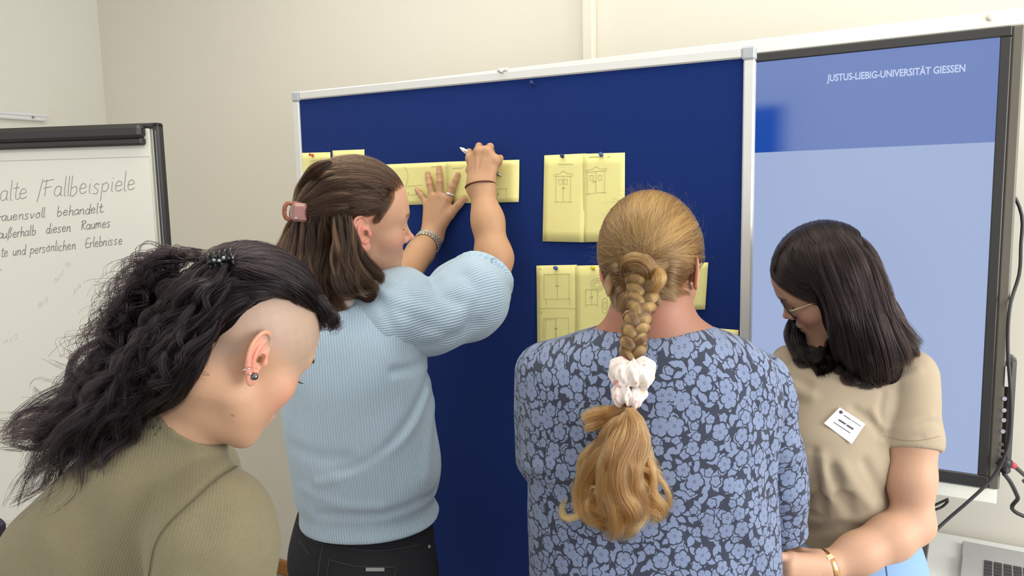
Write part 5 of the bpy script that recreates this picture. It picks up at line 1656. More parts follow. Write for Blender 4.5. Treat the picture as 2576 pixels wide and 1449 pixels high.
    def fl2(q):
        a = chain(q, [el2, el2 + (wl - el2) * .35, el2 + (wl - el2) * .75, wl], [.04, .040, .031, .0225], .02)
        h = hand_sdf(q, W2L, .0165, KL, FL, TL, .96)
        for k in range(4):
            h = smin(h, rcone(q, KL[k] - NB * .008, wl + (KL[k] - wl) * .45 - NB * .012, .0022, .0018), .004)
        return smin(a, h, .018)
    p.limb(fl2, [el2, wl] + KL + [x for g in FL for x in g] + TL, .05, .0014)
    nails = KL
    def paint(C, P, h):
        for g in FL + Fg:
            blend_col(C, .35 * gauss(P, g[-1], (.011,) * 3), (.72, .33, .26))
        for k in KL + K:
            blend_col(C, .25 * gauss(P, k, (.011,) * 3), (.66, .32, .24))
        blend_col(C, .3 * gauss(P, TL[-1], (.014,) * 3), (.72, .33, .26))
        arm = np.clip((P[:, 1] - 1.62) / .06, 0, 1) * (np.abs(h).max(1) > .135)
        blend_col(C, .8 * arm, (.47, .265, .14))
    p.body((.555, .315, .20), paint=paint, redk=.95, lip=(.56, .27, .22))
    p.fjumper = lambda q: np.minimum(jb(q), jsl(q))
    # finger nails of the left hand are on the far side of the ring finger; ring on the index finger's root
    rc = by(1123, 489, .017); rd = FL[0][0] - KL[0]; rd /= np.linalg.norm(rd)
    a1 = np.cross(rd, NB); a1 /= np.linalg.norm(a1)
    M_steel = simple('polished_steel', srgb(214, 212, 204), .25, .75, noise=.03)
    P, Q = ring(KL[0] + rd * .012, np.stack([a1, np.cross(rd, a1), rd], 1), .0103, .0103, (.0011, .0032), 36, 8)
    put('finger_ring', P, Q, M_steel, p.root)
    # watch: case and two rows of links round the left wrist
    dw = wl - el2; dw /= np.linalg.norm(dw)
    wc = wl - dw * .030
    ax1 = np.cross(dw, NB); ax1 /= np.linalg.norm(ax1); ax2 = np.cross(ax1, dw)
    rw = .0300
    if ax1[0] > 0: ax1 = -ax1
    P, Q = tube([wc + ax1 * (rw + .001) , wc + ax1 * (rw + .004), wc + ax1 * (rw + .0085), wc + ax1 * (rw + .0105)], [.0165, .0185, .0185, .016], 24)
    watch = put('watch', P, Q, M_steel, p.root)
    P, Q = tube([wc + ax1 * (rw + .0106), wc + ax1 * (rw + .0112)], .0148, 24); put('dial', P, Q, simple('watch_dial', srgb(40, 40, 44), .2), watch)
    M_steel2 = simple('brushed_steel', srgb(190, 186, 172), .35, .7, noise=.05)
    lk = None
    for i in range(26):
        th = math.pi * 2 * (i + .5) / 26
        if math.cos(th) > .86: continue
        o_ = math.cos(th) * ax1 + math.sin(th) * ax2
        tt = -math.sin(th) * ax1 + math.cos(th) * ax2
        for k, (du, w_, m_) in enumerate(((-.0058, .0026, M_steel), (0, .0026, M_steel2), (.0058, .0026, M_steel))):
            sh_ = .0034 if k == 1 else 0
            P, Q = frame_box(wc + o_ * (rw + .001) + dw * du + tt * sh_, (.0032, .0019, .0029), np.stack([tt, o_, dw], 1), .0008)
            put('link', P, Q, m_, watch, False)
    # hair tie on the right wrist
    wb = wr + axs * .004
    b1 = np.cross(axs, [0, 1, 0]); b1 /= np.linalg.norm(b1); b2 = np.cross(axs, b1)
    P, Q = ring(wb - axs * .002 , np.stack([b1, b2, axs], 1), .0345, .0345, .0022, 48, 8)
    put('hair_tie', P, Q, simple('brown_elastic', srgb(82, 40, 26), .6, noise=.15, scale=600), p.root)
    # the pen, held and so a thing of its own
    pc = (pen0 + pen1) / 2
    pen = empty('pen', pc, 'white ballpoint pen held in the raised right hand against the yellow paper', 'pen')
    pts = [pm(f) for f in (0, .04, .06, .2, .5, .84)]
    P, Q = tube(pts, [.0012, .0028, .0042, .0056, .0056, .005], 16); put('barrel', P, Q, simple('pen_white', srgb(236, 236, 240), .25), pen)
    P, Q = tube([pm(.84), pm(.93), pm(.985), pm(1.0)], [.0048, .0042, .0016, .0005], 16); put('tip', P, Q, simple('pen_tip', srgb(142, 138, 130), .3, .6), pen)
    side = np.cross(pen1 - pen0, NB); side /= np.linalg.norm(side)
    P, Q = tubes([([pm(.13 + .01 * i) - NB * .0056 + side * (.0007 * math.sin(i * 2.2) + .0008) for i in range(9)], .0007)], 5); put('imprint', P, Q, simple('pen_print', srgb(50, 50, 60), .5), pen)['kind'] = 'stuff'
    # ---- hair
    M_under = under_mat('brown_hair_mass', srgb(52, 37, 27))
    M_h = hair_mat('brown_hair', srgb(28, 18, 12), srgb(84, 59, 41), .3, ior=1.42)
    CH, RH = (0, -.012, .045), (.086, .105, .0935)
    clip_c = A(752, 533, 1.515)
    cl = p.headpts(clip_c[None])[0].astype(float)
    curt = [A(800, 560, 1.525), A(775, 640, 1.515), A(775, 720, 1.50), A(800, 800, 1.485)]
    curt2 = [A(868, 590, 1.475), A(868, 660, 1.46), A(890, 710, 1.45), A(925, 738, 1.45)]
    def hm(q):
        h = p.headpts(q)
        d = ell(h, CH, np.array(RH) - .005)
        d = smin(d, ell(h, (0, -.09, .022), (.05, .045, .045)), .05)
        fr_ = (h[:, 1] - .052) * .92 + (.062 - h[:, 2]) * .38                       # in front of the hairline
        d = smax(d, fr_, .012)
        d = smax(d, -ell(h, (.085, .006, .004), (.045, .032, .048)), .008)           # ear and cheek free
        d = smax(d, -ell(h, (.05, .085, -.02), (.07, .062, .075)), .01)
        d = smax(d, -(h[:, 2] + .05), .015)
        d = d * HS_
        d = smin(d, chain(q, curt, [.045, .05, .052, .04], .02), .03)
        d = smin(d, chain(q, curt2, [.018, .026, .028, .018], .01), .025)
        return d
    lo, hi = box_of([p.w(-95, -135, -60), p.w(95, 100, 150), p.w(95, -135, 150), p.w(-95, 100, -60)] + curt + curt2, .055)
    P, Q = mesh_sdf(hm, lo, hi, .0032)
    ho = put('hair', P, Q, M_under, p.root)
    n = 7000
    # swept back from the hairline to the clip
    az = rng.uniform(-1.75, 1.75, n); el_ = rng.uniform(.0, 1.5, n)
    r = np.stack([np.cos(el_) * np.sin(az), np.cos(el_) * np.cos(az), np.sin(el_)], 1)
    k = (r[:, 1] * .86 < .62 - 0.0 * r[:, 2]) | (r[:, 2] > .45)
    k &= ~((np.abs(r[:, 0]) > .6) & (r[:, 2] < .12) & (r[:, 1] > .12))
    k &= ~((r[:, 1] > .45) & (r[:, 2] < .42))
    r = r[k]; n = len(r)
    roots = np.array(CH) + r * np.array(RH)
    key = np.floor(az[k] * 7) + 37 * np.floor(el_[k] * 6)
    jd = {q: rng.normal(0, 1, 3) for q in np.unique(key)}
    J = np.array([jd[q] for q in key])
    ends = cl + J * np.array([.012, .003, .014]) + rng.normal(0, .003, (n, 3)) + np.array([0, .01, .004]) + r * np.array([.018, 0, .014])
    ctrl = (roots + ends) / 2 + (roots - np.array(CH)) * .3 + np.array([0, -.01, .02]) + J * .005
    S = surf_sweep(p, roots, ctrl, ends, RH, CH, 18, (-.003, .004), .0016)
    tint = np.clip(.33 + .16 * J[:, 0] + rng.normal(0, .15, n), 0, 1)
    hair('hair_strands', S, .00028, .0002, M_h, ho, tint)
    # falling curtain behind the ear, guides in three dimensions
    LK = Locks(hm, 20, .004, 1.75, 1.46)
    R3 = random.Random(9)
    for g, c_, sp, wv, tv in [
        ([(738, 548), (722, 590), (706, 640), (700, 720), (715, 800)], 500, .014, .004, .6), ([(750, 552), (738, 610), (728, 680), (735, 760), (760, 830)], 700, .019, .005, .5),
        ([(768, 545), (765, 610), (758, 690), (768, 770), (800, 840)], 800, .021, .005, .4), ([(790, 540), (795, 610), (790, 690), (800, 760), (830, 820)], 800, .021, .005, .35),
        ([(815, 535), (825, 610), (825, 690), (838, 745), (865, 790)], 800, .021, .005, .3), ([(838, 530), (855, 600), (860, 670), (868, 720), (880, 745)], 700, .020, .005, .3),
        ([(858, 530), (878, 590), (888, 650), (905, 700), (940, 735)], 700, .017, .004, .22), ([(870, 540), (886, 600), (905, 650), (940, 682), (962, 705)], 600, .012, .003, .2),
        ([(880, 556), (898, 625), (925, 660), (955, 685), (966, 712)], 450, .008, .003, .2), ([(880, 610), (898, 670), (930, 712), (925, 735), (895, 738)], 160, .004, .004, .3),
        ([(885, 640), (905, 690), (945, 715), (940, 740)], 120, .004, .003, .25), ([(820, 790), (825, 800), (835, 808), (852, 808)], 120, .006, .002, .5),
        ([(855, 700), (870, 730), (905, 742), (935, 738)], 40, .002, .003, .3), ([(850, 690), (860, 722), (885, 735), (900, 728)], 30, .0015, .003, .3)]:
        LK.add(g, c_, sp, wv, rng.uniform(.8, 1.4), tv, .75, .14, None, .5)
    for i in range(34):                                             # finer locks with their own shade over the broad ones
        x = R3.uniform(735, 885); f = (x - 735) / 150
        g = [(x, R3.uniform(535, 600)), (x - 14 + 22 * f + R3.uniform(-8, 8), 640 + R3.uniform(-10, 10)), (x - 24 + 40 * f + R3.uniform(-10, 10), 700), (x - 20 + 60 * f + R3.uniform(-12, 12), 745 + R3.uniform(-10, 40) * (1 - f))]
        LK.add(g, 70, R3.uniform(.003, .006), .004, R3.uniform(.8, 1.8), R3.choice([.1, .2, .5, .7, .85]), .5, .2, .012, .6)
    for g in ([(860, 410), (810, 440), (775, 485), (757, 522)], [(880, 450), (825, 470), (780, 505), (758, 530)], [(890, 490), (830, 502), (785, 522), (760, 537)], [(880, 520), (830, 528), (790, 538), (762, 543)], [(835, 405), (790, 432), (757, 475), (746, 515)], [(850, 430), (800, 460), (765, 500), (752, 525)]):
        LK.add(g, 420, .013, .001, 1.0, .3, .55, .05, .008, .5)
    S4, tn = LK.build()
    hair('curtain_strands', S4, .00028, .00016, M_h, ho, tn)
    kk = rng.integers(0, n, 160); fz = S[kk][:, 4:14].copy(); cc = p.w(0, 0, 45)
    out = fz - cc; out /= np.linalg.norm(out, axis=2, keepdims=True); tt = np.linspace(0, 1, 10)[None, :, None]
    hair('flyaway_strands', fz + out * np.sin(np.pi * tt) * rng.uniform(.002, .008, (160, 1, 1)), .0001, .00006, M_h, ho)
    eyes(p, hair_mat('lash_hair', srgb(22, 14, 10), srgb(40, 26, 18)))
    # short temple hair in front of the ear
    L_ = []
    for g, c_ in [([(985, 495), (958, 522), (925, 535), (895, 530)], 300), ([(975, 465), (945, 497), (905, 518), (870, 522)], 400), ([(990, 470), (975, 515), (950, 555)], 110), ([(965, 520), (952, 548), (940, 560)], 160)]:
        G = hitl(p.fhead, g, .003)
        L_.append(lock(G, c_, 10, .008, .5, .0, 1, .0012))
    hair('temple_strands', np.concatenate(L_), .00022, .0001, M_h, ho, np.clip(rng.normal(.4, .15, sum(len(x) for x in L_)), 0, 1))
    # claw clip, tortoise and pink plastic
    t_ = NT('tortoiseshell'); v_ = t_.obj()
    c_ = t_.mix(t_.noise(v_, 60, 3).outputs[0], srgb(120, 62, 40), srgb(200, 130, 96)); t_.P(Base_Color=c_, Roughness=.15); t_.b.inputs['Transmission Weight'].default_value = .25
    Mp = simple('pink_brown_plastic', srgb(156, 112, 104), .2, noise=.1, scale=90)
    vX = p.M[:, 1]; vU = p.M[:, 2]; vR = p.M[:, 0]
    axc = np.stack([vX, vU, vR], 1)
    c0 = A(753, 532, 1.452)
    P, Q = frame_box(c0, (.0155, .0175, .014), axc, .005); cl_o = put('hair_clip', P, Q, Mp, p.root, False)
    for s_ in (-1, 1):
        hoop = [c0 - vX * .012 + vU * .014 * s_, c0 - vX * .022 + vU * .0145 * s_, c0 - vX * .0265 + vU * .007 * s_, c0 - vX * .027 - vU * .0 * s_]
        P, Q = tube(catmull(np.array(hoop), 14), .004, 8); put('clip_claw', P, Q, t_.m, cl_o)
    for k_ in (-1, 0, 1):
        P, Q = tube(catmull(np.array([c0 + vX * .012 + vU * .010 * k_, c0 + vX * .022 + vU * .010 * k_ + vR * .004, c0 + vX * .028 + vU * .010 * k_ - vR * .006]), 8), np.linspace(.0035, .0015, 8), 8); put('clip_tooth', P, Q, Mp, cl_o)
    P, Q = tube([c0 + vR * .0145 - vU * .010 - vX * .008, c0 + vR * .0165 - vU * .010 - vX * .008], .0022, 10); put('clip_pin', P, Q, M_steel, cl_o)
    return p
P2 = build_writer()
print('writer', round(_time.time() - _t0, 1))
# ---------------------------------------------------------------- first person: undercut with long dark curls, olive shirt
def build_mullet():
    M = np.array([[0.7428, 0.4895, 0.4568], [-0.6604, 0.6478, 0.3797], [-0.1101, -0.5837, 0.8045]])
    t = np.array([-0.3392, 0.9205, CAM_Z - 0.1768])
    foot = A(230, 1449, 1.05); foot[2] = 0
    p = Person(M, t, 'person in an olive ribbed t-shirt bending forward, shaved side and long dark curls', foot)
    nb = A(420, 1120, 0.955)
    nk = [(p.w(2, -12, -30), .049), (A(526, 1002, .932), .043), (A(476, 1066, .942), .0405), (nb, .046)]
    p.head(nk, None, h=.0017, o={'crown': 7}, kn=.014)
    # ---- t-shirt
    rows = pixrows([(1030, 385, 425, .955, .03), (1048, 345, 470, .96, .05), (1085, 285, 520, .965, .07), (1130, 225, 560, .97, .088), (1180, 165, 590, .975, .10), (1240, 100, 600, .98, .113), (1300, 42, 600, .985, .122), (1370, 12, 590, .99, .13), (1449, 0, 580, .99, .135),
                    (1700, -20, 560, 1.0, .14), (1950, 10, 560, 1.02, .14), (2250, 30, 560, 1.04, .14)])
    L = Loft(rows, 0.0, 2.2)
    sh = A(548, 1306, .895); el = A(534, 1475, .868)
    cax = A(560, 955, .945) - nk[2][0]; cax /= np.linalg.norm(cax); cax = cax.astype(np.float32)
    def core(q):
        d = L(q)
        d = smin(d, chain(q, [nb, A(512, 1200, .92)], [.043, .034]), .03)
        col = smax(rcone(q, nb + (0, .005, -.01), nk[2][0] + cax * .012, .054, .0515), (q - (nk[2][0] + cax * .006)) @ cax, .003)
        d = smin(d, col, .02)
        return d
    slr = lambda q: chain(q, [sh, A(541, 1365, .878), el], [.0605, .0680, .0715], .03)
    both = lambda q: smin(core(q), slr(q), .02)
    fo = mkfolds(both, [([(592, 1168), (540, 1205), (480, 1262), (420, 1315), (388, 1360), (372, 1449)], .005, .0035), ([(300, 1250), (330, 1330), (350, 1430)], .03, -.006), ([(200, 1300), (260, 1380), (300, 1449)], .03, .006),
                        ([(500, 1180), (440, 1230), (400, 1290)], .018, -.003), ([(500, 1330), (440, 1380), (410, 1449)], .02, .004), ([(620, 1300), (600, 1380), (610, 1449)], .02, -.003), ([(530, 1280), (500, 1350), (480, 1420)], .018, .003), ([(100, 1330), (160, 1400), (190, 1449)], .03, -.005)])
    def shirt(q):
        d = smin(both(q), 10, .001) + fold_terms(q, fo)
        d = d + .0010 * np.sin(q[:, 0] * 47 + 2.5 * np.sin(q[:, 2] * 21)) * np.sin(q[:, 2] * 33 + 9 * q[:, 0])
        d = smax(d, -rcone(q, nk[2][0] - cax * .010, nk[2][0] + cax * .08, .0445, .05), .003)
        return smax(d, float(A(545, 1452, .80)[2]) - .012 - q[:, 2] + 10 * (q[:, 1] > 5), .003) if False else d
    def shirt2(q):
        d = shirt(q)
        # the sleeve ends just below the picture edge round the arm
        axs = (el - sh) / np.linalg.norm(el - sh)
        return smax(d, -rcone(q, el + axs * .055, el + axs * .2, .058, .05), .003)
    lo = np.array([A(-60, 2250, 1.0)[0] - .05, .72, float(A(0, 2250, 1.04)[2])]); hi = np.array([A(700, 1449, .86)[0] + .05, 1.16, float(A(400, 1020, .95)[2]) + .02])
    axs = (el - sh) / np.linalg.norm(el - sh)
    zel = float(el[2]) - .055
    def shirt3(q):
        d = shirt2(q)
        # below the hem of the sleeve only the body of the shirt goes on
        return np.where(q[:, 2] < zel, np.maximum(d, L(q)), d)
    P, Q = mesh_sdf(shirt3, lo, hi, .0034, 2)
    u, v, a, b = L.loc(P)
    rib = u / .0040 + v / .0040 * .5
    M_ol = cloth_mat('olive_ribbed_jersey', srgb(110, 103, 79), srgb(140, 132, 104), 330, 'rib', .28, .0009, streak=(.6, .6, 2.2), dark=.12, sheen=.12)
    ts = put('t_shirt', P, Q, M_ol, p.root, attrs={'rib': rib})
    # neck band
    bandpts = hitl(both, catmull(np.array([(400, 1042), (424, 1042), (454, 1052), (482, 1072), (506, 1094), (522, 1112)], float), 20), -.0015)
    P, Q = tube(bandpts, .0030, 8); put('neck_band', P, Q, M_ol, ts, attrs={'rib': np.zeros(len(P))})
    sm = hitl(both, catmull(np.array([(598, 1172), (545, 1205), (480, 1262), (420, 1320), (388, 1375), (374, 1449)], float), 40), -.0003)
    P, Q = tube(sm, .0007, 6); put('sleeve_seam', P, Q, simple('olive_seam', srgb(84, 78, 58), .9), ts)
    # arms
    e2 = A(525, 1700, .90); wr = A(760, 1640, 1.02)
    W2, K, Fg, T = std_hand(wr, np.array([.8, .5, -.3]), np.array([0, -.3, 1.0]), np.array([-.4, .9, 0.]))
    p.limb(lambda q: smin(chain(q, [sh, el, e2, (e2 + wr) / 2, wr], [.045, .048, .042, .036, .026], .02), hand_sdf(q, W2, .017, K, Fg, T), .012), [sh, el, e2, wr] + K + [x for g in Fg for x in g] + T, .06, .003)
    sh2 = A(330, 1240, 1.10); e3 = A(420, 1560, 1.2); wr2 = A(700, 1560, 1.2)
    W2, K, Fg, T = std_hand(wr2, np.array([.8, .4, -.3]), np.array([0, -.3, 1.0]), np.array([.3, -.9, 0.]))
    p.limb(lambda q: smin(chain(q, [sh2, e3, wr2], [.048, .042, .026], .02), hand_sdf(q, W2, .017, K, Fg, T), .012), [sh2, e3, wr2] + K + [x for g in Fg for x in g] + T, .06, .004)
    # ---- hair on the head and shaved side
    RH, CH = (.081, .092, .0865), (0, -.001, .044)
    cut_c, cut_r = np.array([.088, .026, .008]), np.array([.078, .086, .088])
    def shaved(h):
        """>0 inside the shaved patch over the ear, in metres"""
        return -ell(h.astype(np.float32), cut_c, cut_r)
    def paint(C, P, h):
        w = np.clip((shaved(h) + .012) / .008, 0, 1) * np.clip((h[:, 2] - .006 + .5 * np.clip(h[:, 1] - .03, 0, 1)) / .022, 0, 1) * np.clip((.074 - h[:, 1]) / .012, 0, 1) * (h[:, 0] < .0765)
        wb = np.clip((-h[:, 1] - .012) / .02, 0, 1) * np.clip((h[:, 2] + .035) / .03, 0, 1) * (h[:, 0] > .02) * (h[:, 0] < .0765)
        w = np.maximum(w, .8 * wb * np.clip((shaved(h) + .012) / .008, 0, 1))
        nzs = .85 + .15 * np.sin(h[:, 1] * 300) * np.sin(h[:, 2] * 340)
        blend_col(C, .75 * w * nzs, (.36, .285, .23))
        blend_col(C, .5 * gauss(h, (.05, .06, -.02), (.03, .035, .03)), (.58, .26, .17))
        blend_col(C, .95 * gauss(P, hit(p.fhead, [585], [1045])[0], (.0014,) * 3) ** .5, (.3, .13, .08))
    p.body((.545, .325, .20), paint=paint, redk=.75, lip=(.62, .27, .22), brow=(.07, .045, .035))
    M_under = under_mat('dark_hair_mass', srgb(14, 10, 12), .5)
    M_h = hair_mat('dark_hair', srgb(8, 5, 7), srgb(31, 22, 25), .26, ior=1.38)
    mane = [A(545, 730, .955), A(480, 800, .95), A(420, 890, .935), A(330, 980, .925), A(235, 1070, .915), A(140, 1170, .905)]
    mr = [.040, .042, .036, .029, .020, .008]
    mane2 = [A(545, 680, .915), A(535, 740, .905), A(535, 800, .885), A(490, 900, .885), A(450, 965, .89), A(400, 1000, .895)]; mr2 = [.022, .03, .022, .03, .022, .008]
    def hm(q):
        h = p.headpts(q)
        d = ell(h, CH, np.array(RH) - .004)
        d = smin(d, ell(h, (.008, .03, .092), (.03, .05, .033)), .03)
        d = smax(d, -ell(h, cut_c, cut_r), .006)
        d = smax(d, -ell(h, cut_c * np.array([-1, 1, 1]), cut_r), .006)
        d = smax(d, (h[:, 1] - .066) * .8 + (.075 - h[:, 2]) * .6, .01)
        d = smax(d, -(h[:, 2] + .02) - np.minimum(h[:, 1] + .02, 0) * 0.8, .02)
        d = d * HS_
        c = chain(q, mane, mr, .03)
        n_ = .0035 * np.sin(q[:, 0] * 60 + 4 * np.sin(q[:, 2] * 37)) * np.sin(q[:, 2] * 70 + 3 * np.sin(q[:, 0] * 41))
        c = smin(c, chain(q, mane2, mr2, .02), .02)
        d = smin(d, c + .004 + n_, .03)
        return d
    lo, hi = box_of([p.w(-90, -110, -40), p.w(90, 100, 160), p.w(90, -110, 160), p.w(-90, 110, -30)] + mane, .05)
    P, Q = mesh_sdf(hm, lo, hi, .0034)
    ho = put('hair', P, Q, M_under, p.root)
    # swept-back top: from the forehead over the crown to the clip
    n = 5200
    yy = rng.uniform(-.07, .088, n); xx = rng.uniform(-.062, .066, n)
    zz = np.sqrt(np.clip(1 - (xx / RH[0]) ** 2 - ((yy - CH[1]) / RH[1]) ** 2, .02, 1)) * RH[2] + CH[2]
    roots = np.stack([xx, yy, zz], 1)
    k = (shaved(roots) < .004) & (-ell((roots * np.array([-1, 1, 1])).astype(np.float32), cut_c, cut_r) < .004) & (zz > .07)
    roots = roots[k]; n = len(roots)
    clp = A(556, 652, .885); hc = p.headpts(clp[None])[0].astype(float)
    key = np.floor(roots[:, 0] / .012) * 17 + np.floor(roots[:, 1] / .02)
    jd = {q: rng.normal(0, 1, 3) for q in np.unique(key)}; J = np.array([jd[q] for q in key])
    ends = hc + J * np.array([.010, .004, .006]) + np.stack([roots[:, 0] * .35, -.03 + 0 * roots[:, 1], 0 * roots[:, 2]], 1) + rng.normal(0, .004, (n, 3))
    ctrl = (roots + ends) / 2 + (roots - np.array(CH)) * .35 + J * .006
    S = surf_sweep(p, roots, ctrl, ends, RH, CH, 16, (-.002, .008), .002)
    hair('hair_strands', S, .00028, .0002, M_h, ho, np.clip(.4 + .25 * J[:, 0] + rng.normal(0, .15, n), 0, 1))
    # side strands from the edge of the shaved patch running back into the mane
    LK = Locks(lambda z: np.minimum(np.minimum(hm(z), both(z)), p.fhead(z)), 26, .004, 1.02, 1.02)
    add = lambda g, c, sp, wv, fq, tv, tip=.5, lag=.2, lift=.004: LK.add(g, c, sp, wv, fq, tv, tip, lag, lift)
    for g, sp in (([(806, 786), (760, 748), (700, 712), (640, 690), (580, 665)], .010), ([(795, 775), (740, 730), (680, 700), (610, 675)], .011), ([(770, 758), (700, 728), (640, 722), (580, 725), (520, 760)], .008), ([(715, 738), (650, 735), (590, 752), (540, 800), (492, 870)], .008),
              ([(640, 735), (578, 760), (532, 815), (500, 880), (455, 940)], .009), ([(590, 742), (545, 800), (508, 860), (478, 915), (425, 975)], .010), ([(600, 700), (540, 740), (490, 800), (450, 880), (395, 950)], .012), ([(815, 812), (822, 785), (790, 742), (730, 700), (660, 670)], .008),
              ([(560, 775), (515, 850), (485, 915), (455, 965), (400, 1010)], .009), ([(540, 815), (505, 885), (478, 940), (445, 990), (380, 1022)], .008), ([(522, 850), (495, 910), (470, 960), (430, 1005), (360, 1040)], .008), ([(580, 755), (520, 830), (478, 905), (430, 960), (350, 1020)], .011)):
        add(g, 420, sp, .002, .8, .3, .6)
    # the mane: wavy locks falling back along the neck and shoulders
    R2 = random.Random(5)
    tops = [(600, 650), (560, 640), (520, 660), (480, 690), (450, 720), (540, 720), (500, 770), (550, 800), (470, 830), (520, 860), (490, 920), (430, 800), (570, 690), (510, 700)]
    ends_ = [(5, 1108), (40, 1120), (20, 1275), (95, 1305), (60, 1200), (150, 1190), (180, 1215), (110, 1130), (215, 1180), (260, 1150), (30, 1262), (180, 1080), (300, 1110), (350, 1060)]
    for i in range(135):
        a = tops[i % len(tops)]; b = ends_[(i * 5 + R2.randrange(3)) % len(ends_)]
        a = (a[0] + R2.uniform(-25, 25), a[1] + R2.uniform(-18, 18)); b = (b[0] + R2.uniform(-20, 25), b[1] + R2.uniform(-15, 15))
        if R2.random() < .45:                                       # many locks end half way down
            f = R2.uniform(.45, .8); b = (a[0] + (b[0] - a[0]) * f, a[1] + (b[1] - a[1]) * f)
        mx = [(a[0] + (b[0] - a[0]) * f + R2.uniform(-16, 16) - 25 * math.sin(f * 3.1) * R2.random(), a[1] + (b[1] - a[1]) * f + R2.uniform(-16, 16) + 30 * math.sin(3.1 * f) * R2.uniform(-.6, .9)) for f in (.25, .5, .75)]
        add([a] + mx + [b], R2.choice([30, 60, 110]), R2.uniform(.001, .005), R2.uniform(.005, .013), R2.uniform(1.8, 3.2), R2.uniform(.1, .6), .3, .35, lift=R2.uniform(.002, .022))
    # outer curls on the far side of the mane against the flip chart
    outer = [((520, 640), (455, 650), (400, 690), (360, 730), (300, 760)), ((480, 650), (420, 640), (370, 700), (345, 770), (330, 830)), ((450, 690), (390, 730), (330, 790), (280, 860), (255, 900)), ((430, 740), (360, 790), (300, 850), (240, 930), (200, 960)),
             ((400, 800), (330, 860), (270, 930), (200, 1000), (150, 1040)), ((380, 850), (300, 920), (235, 990), (160, 1060), (60, 1100)), ((470, 700), (400, 700), (330, 760), (290, 830), (300, 900)), ((360, 900), (290, 950), (220, 1020), (130, 1075), (0, 1108)),
             ((420, 780), (350, 820), (290, 890), (260, 960), (200, 1010)), ((340, 950), (260, 1000), (180, 1060), (100, 1110), (30, 1125)), ((440, 660), (390, 660), (350, 720), (320, 800), (270, 820)), ((400, 760), (330, 770), (280, 820), (270, 890), (230, 940))]
    for k_, g in enumerate(outer):
        Yb = .955
        for rep in range(4):
            G = [(x + R2.uniform(-18, 18) * (j / 4), y + R2.uniform(-18, 18) * (j / 4), Yb - .008 * j + R2.uniform(-.02, .03)) for j, (x, y) in enumerate(g)]
            add(G, R2.choice([14, 30, 60]), R2.uniform(.0012, .005), R2.uniform(.006, .014), R2.uniform(2, 3.4), R2.uniform(.2, .45), .4, .35)
    # single stray hairs
    for i in range(230):
        g = outer[i % len(outer)]
        dx, dy = R2.uniform(-95, 0), R2.uniform(-60, 15)
        G = [(x + dx * (j / 4) ** 1.2 + R2.uniform(-10, 10), y + dy * (j / 4) + R2.uniform(-10, 10), .95 + R2.uniform(-.03, .03)) for j, (x, y) in enumerate(g)]
        add(G, R2.choice([1, 2, 4, 7]), .0012, R2.uniform(.006, .016), R2.uniform(1.5, 3), .3, .8, .3)
    add([(500, 900), (495, 925), (505, 945), (525, 950)], 4, .0006, .0, 1, .3, .9, .1)
    add([(650, 752), (590, 792), (555, 835), (540, 865)], 5, .003, .001, 1, .3, .9, .3)
    for g in ([(800, 780, .95), (835, 800, .955), (840, 815, .96), (858, 808, .965)], [(790, 770, .95), (825, 780, .955), (838, 800, .96)], [(780, 740, .93), (822, 775, .945), (826, 812, .955), (820, 828, .96)]):
        add(g, 120, .007, .002, 1, .35, .5, .2)
    S, tn = LK.build(.2, .002)
    hair('mane_strands', S, .00026, .00014, M_h, ho, tn)
    eyes(p, M_h, nl=34, ln=1.9)
    L2 = []
    for k_ in range(70):
        f = rng.random(); zb = 29 + 6 * math.sin(f * 2.4) + rng.normal(0, 1.3)
        q = p.headpts(hit_head(p, 14 + 36 * f, zb)[None])[0].astype(float)
        w0 = p.M @ (q * HS_) + p.t
        L2.append([w0, w0 + p.M @ np.array([.003, .0, .0018 - .003 * f]), w0 + p.M @ np.array([.006, -.0022, .002 - .005 * f])])
    S = np.array([catmull(np.array(q), 5) for q in L2]); hair('eyebrow', S, .00015, .00007, M_h, p.bodyo)
    # ---- claw clip with glass stones
    Mc = simple('black_clip_plastic', srgb(20, 22, 22), .18)
    Mg = simple('clip_stone', srgb(150, 160, 156), .08, .7)
    c0 = hitl(hm, [(556, 655)], .017)[0]
    ax = np.stack([p.M[:, 1], p.M[:, 2], p.M[:, 0]], 1)
    vx = A(590, 648, .88) - A(522, 664, .88); vx /= np.linalg.norm(vx); vn = _C - c0; vn = vn - vx * (vn @ vx); vn /= np.linalg.norm(vn); vy = np.cross(vn, vx)
    axc = np.stack([vx, vy, vn], 1)
    P, Q = frame_box(c0, (.016, .0025, .004), axc, .0015); clip = put('hair_clip', P, Q, Mc, p.root, False)
    for k_ in range(5):
        d = vx * (-.013 + .0065 * k_)
        for sy in (-1, 1):
            P, Q = tube(catmull(np.array([c0 + d, c0 + d + vy * .0065 * sy + vn * .002, c0 + d + vy * .011 * sy - vn * .005]), 7), np.linspace(.0024, .0013, 7), 7); put('claw', P, Q, Mc, clip)
    for k_, (dx, dy) in enumerate(((0, 0), (.0055, .002), (-.0055, .002), (.002, -.0045), (-.003, .0055), (.011, 0), (-.011, .001))):
        cs_ = c0 + vx * dx + vy * dy + vn * .005
        P, Q = tube([cs_ - vn * .001, cs_ + vn * .001, cs_ + vn * .0022], [.0024, .0022, .001], 8); put('stone', P, Q, Mg if k_ in (0, 1, 2) else Mc, clip)
    # ---- earrings
    Ms = simple('dark_steel', srgb(120, 122, 122), .12, 1.0)
    Mw = simple('bright_steel', srgb(220, 214, 206), .15, 1.0)
    fe = lambda q: np.minimum(p.fhead(q), sph(q, EC, .001))
    Pe = xf(EARS[1][0], p.M, p.t, HS_)
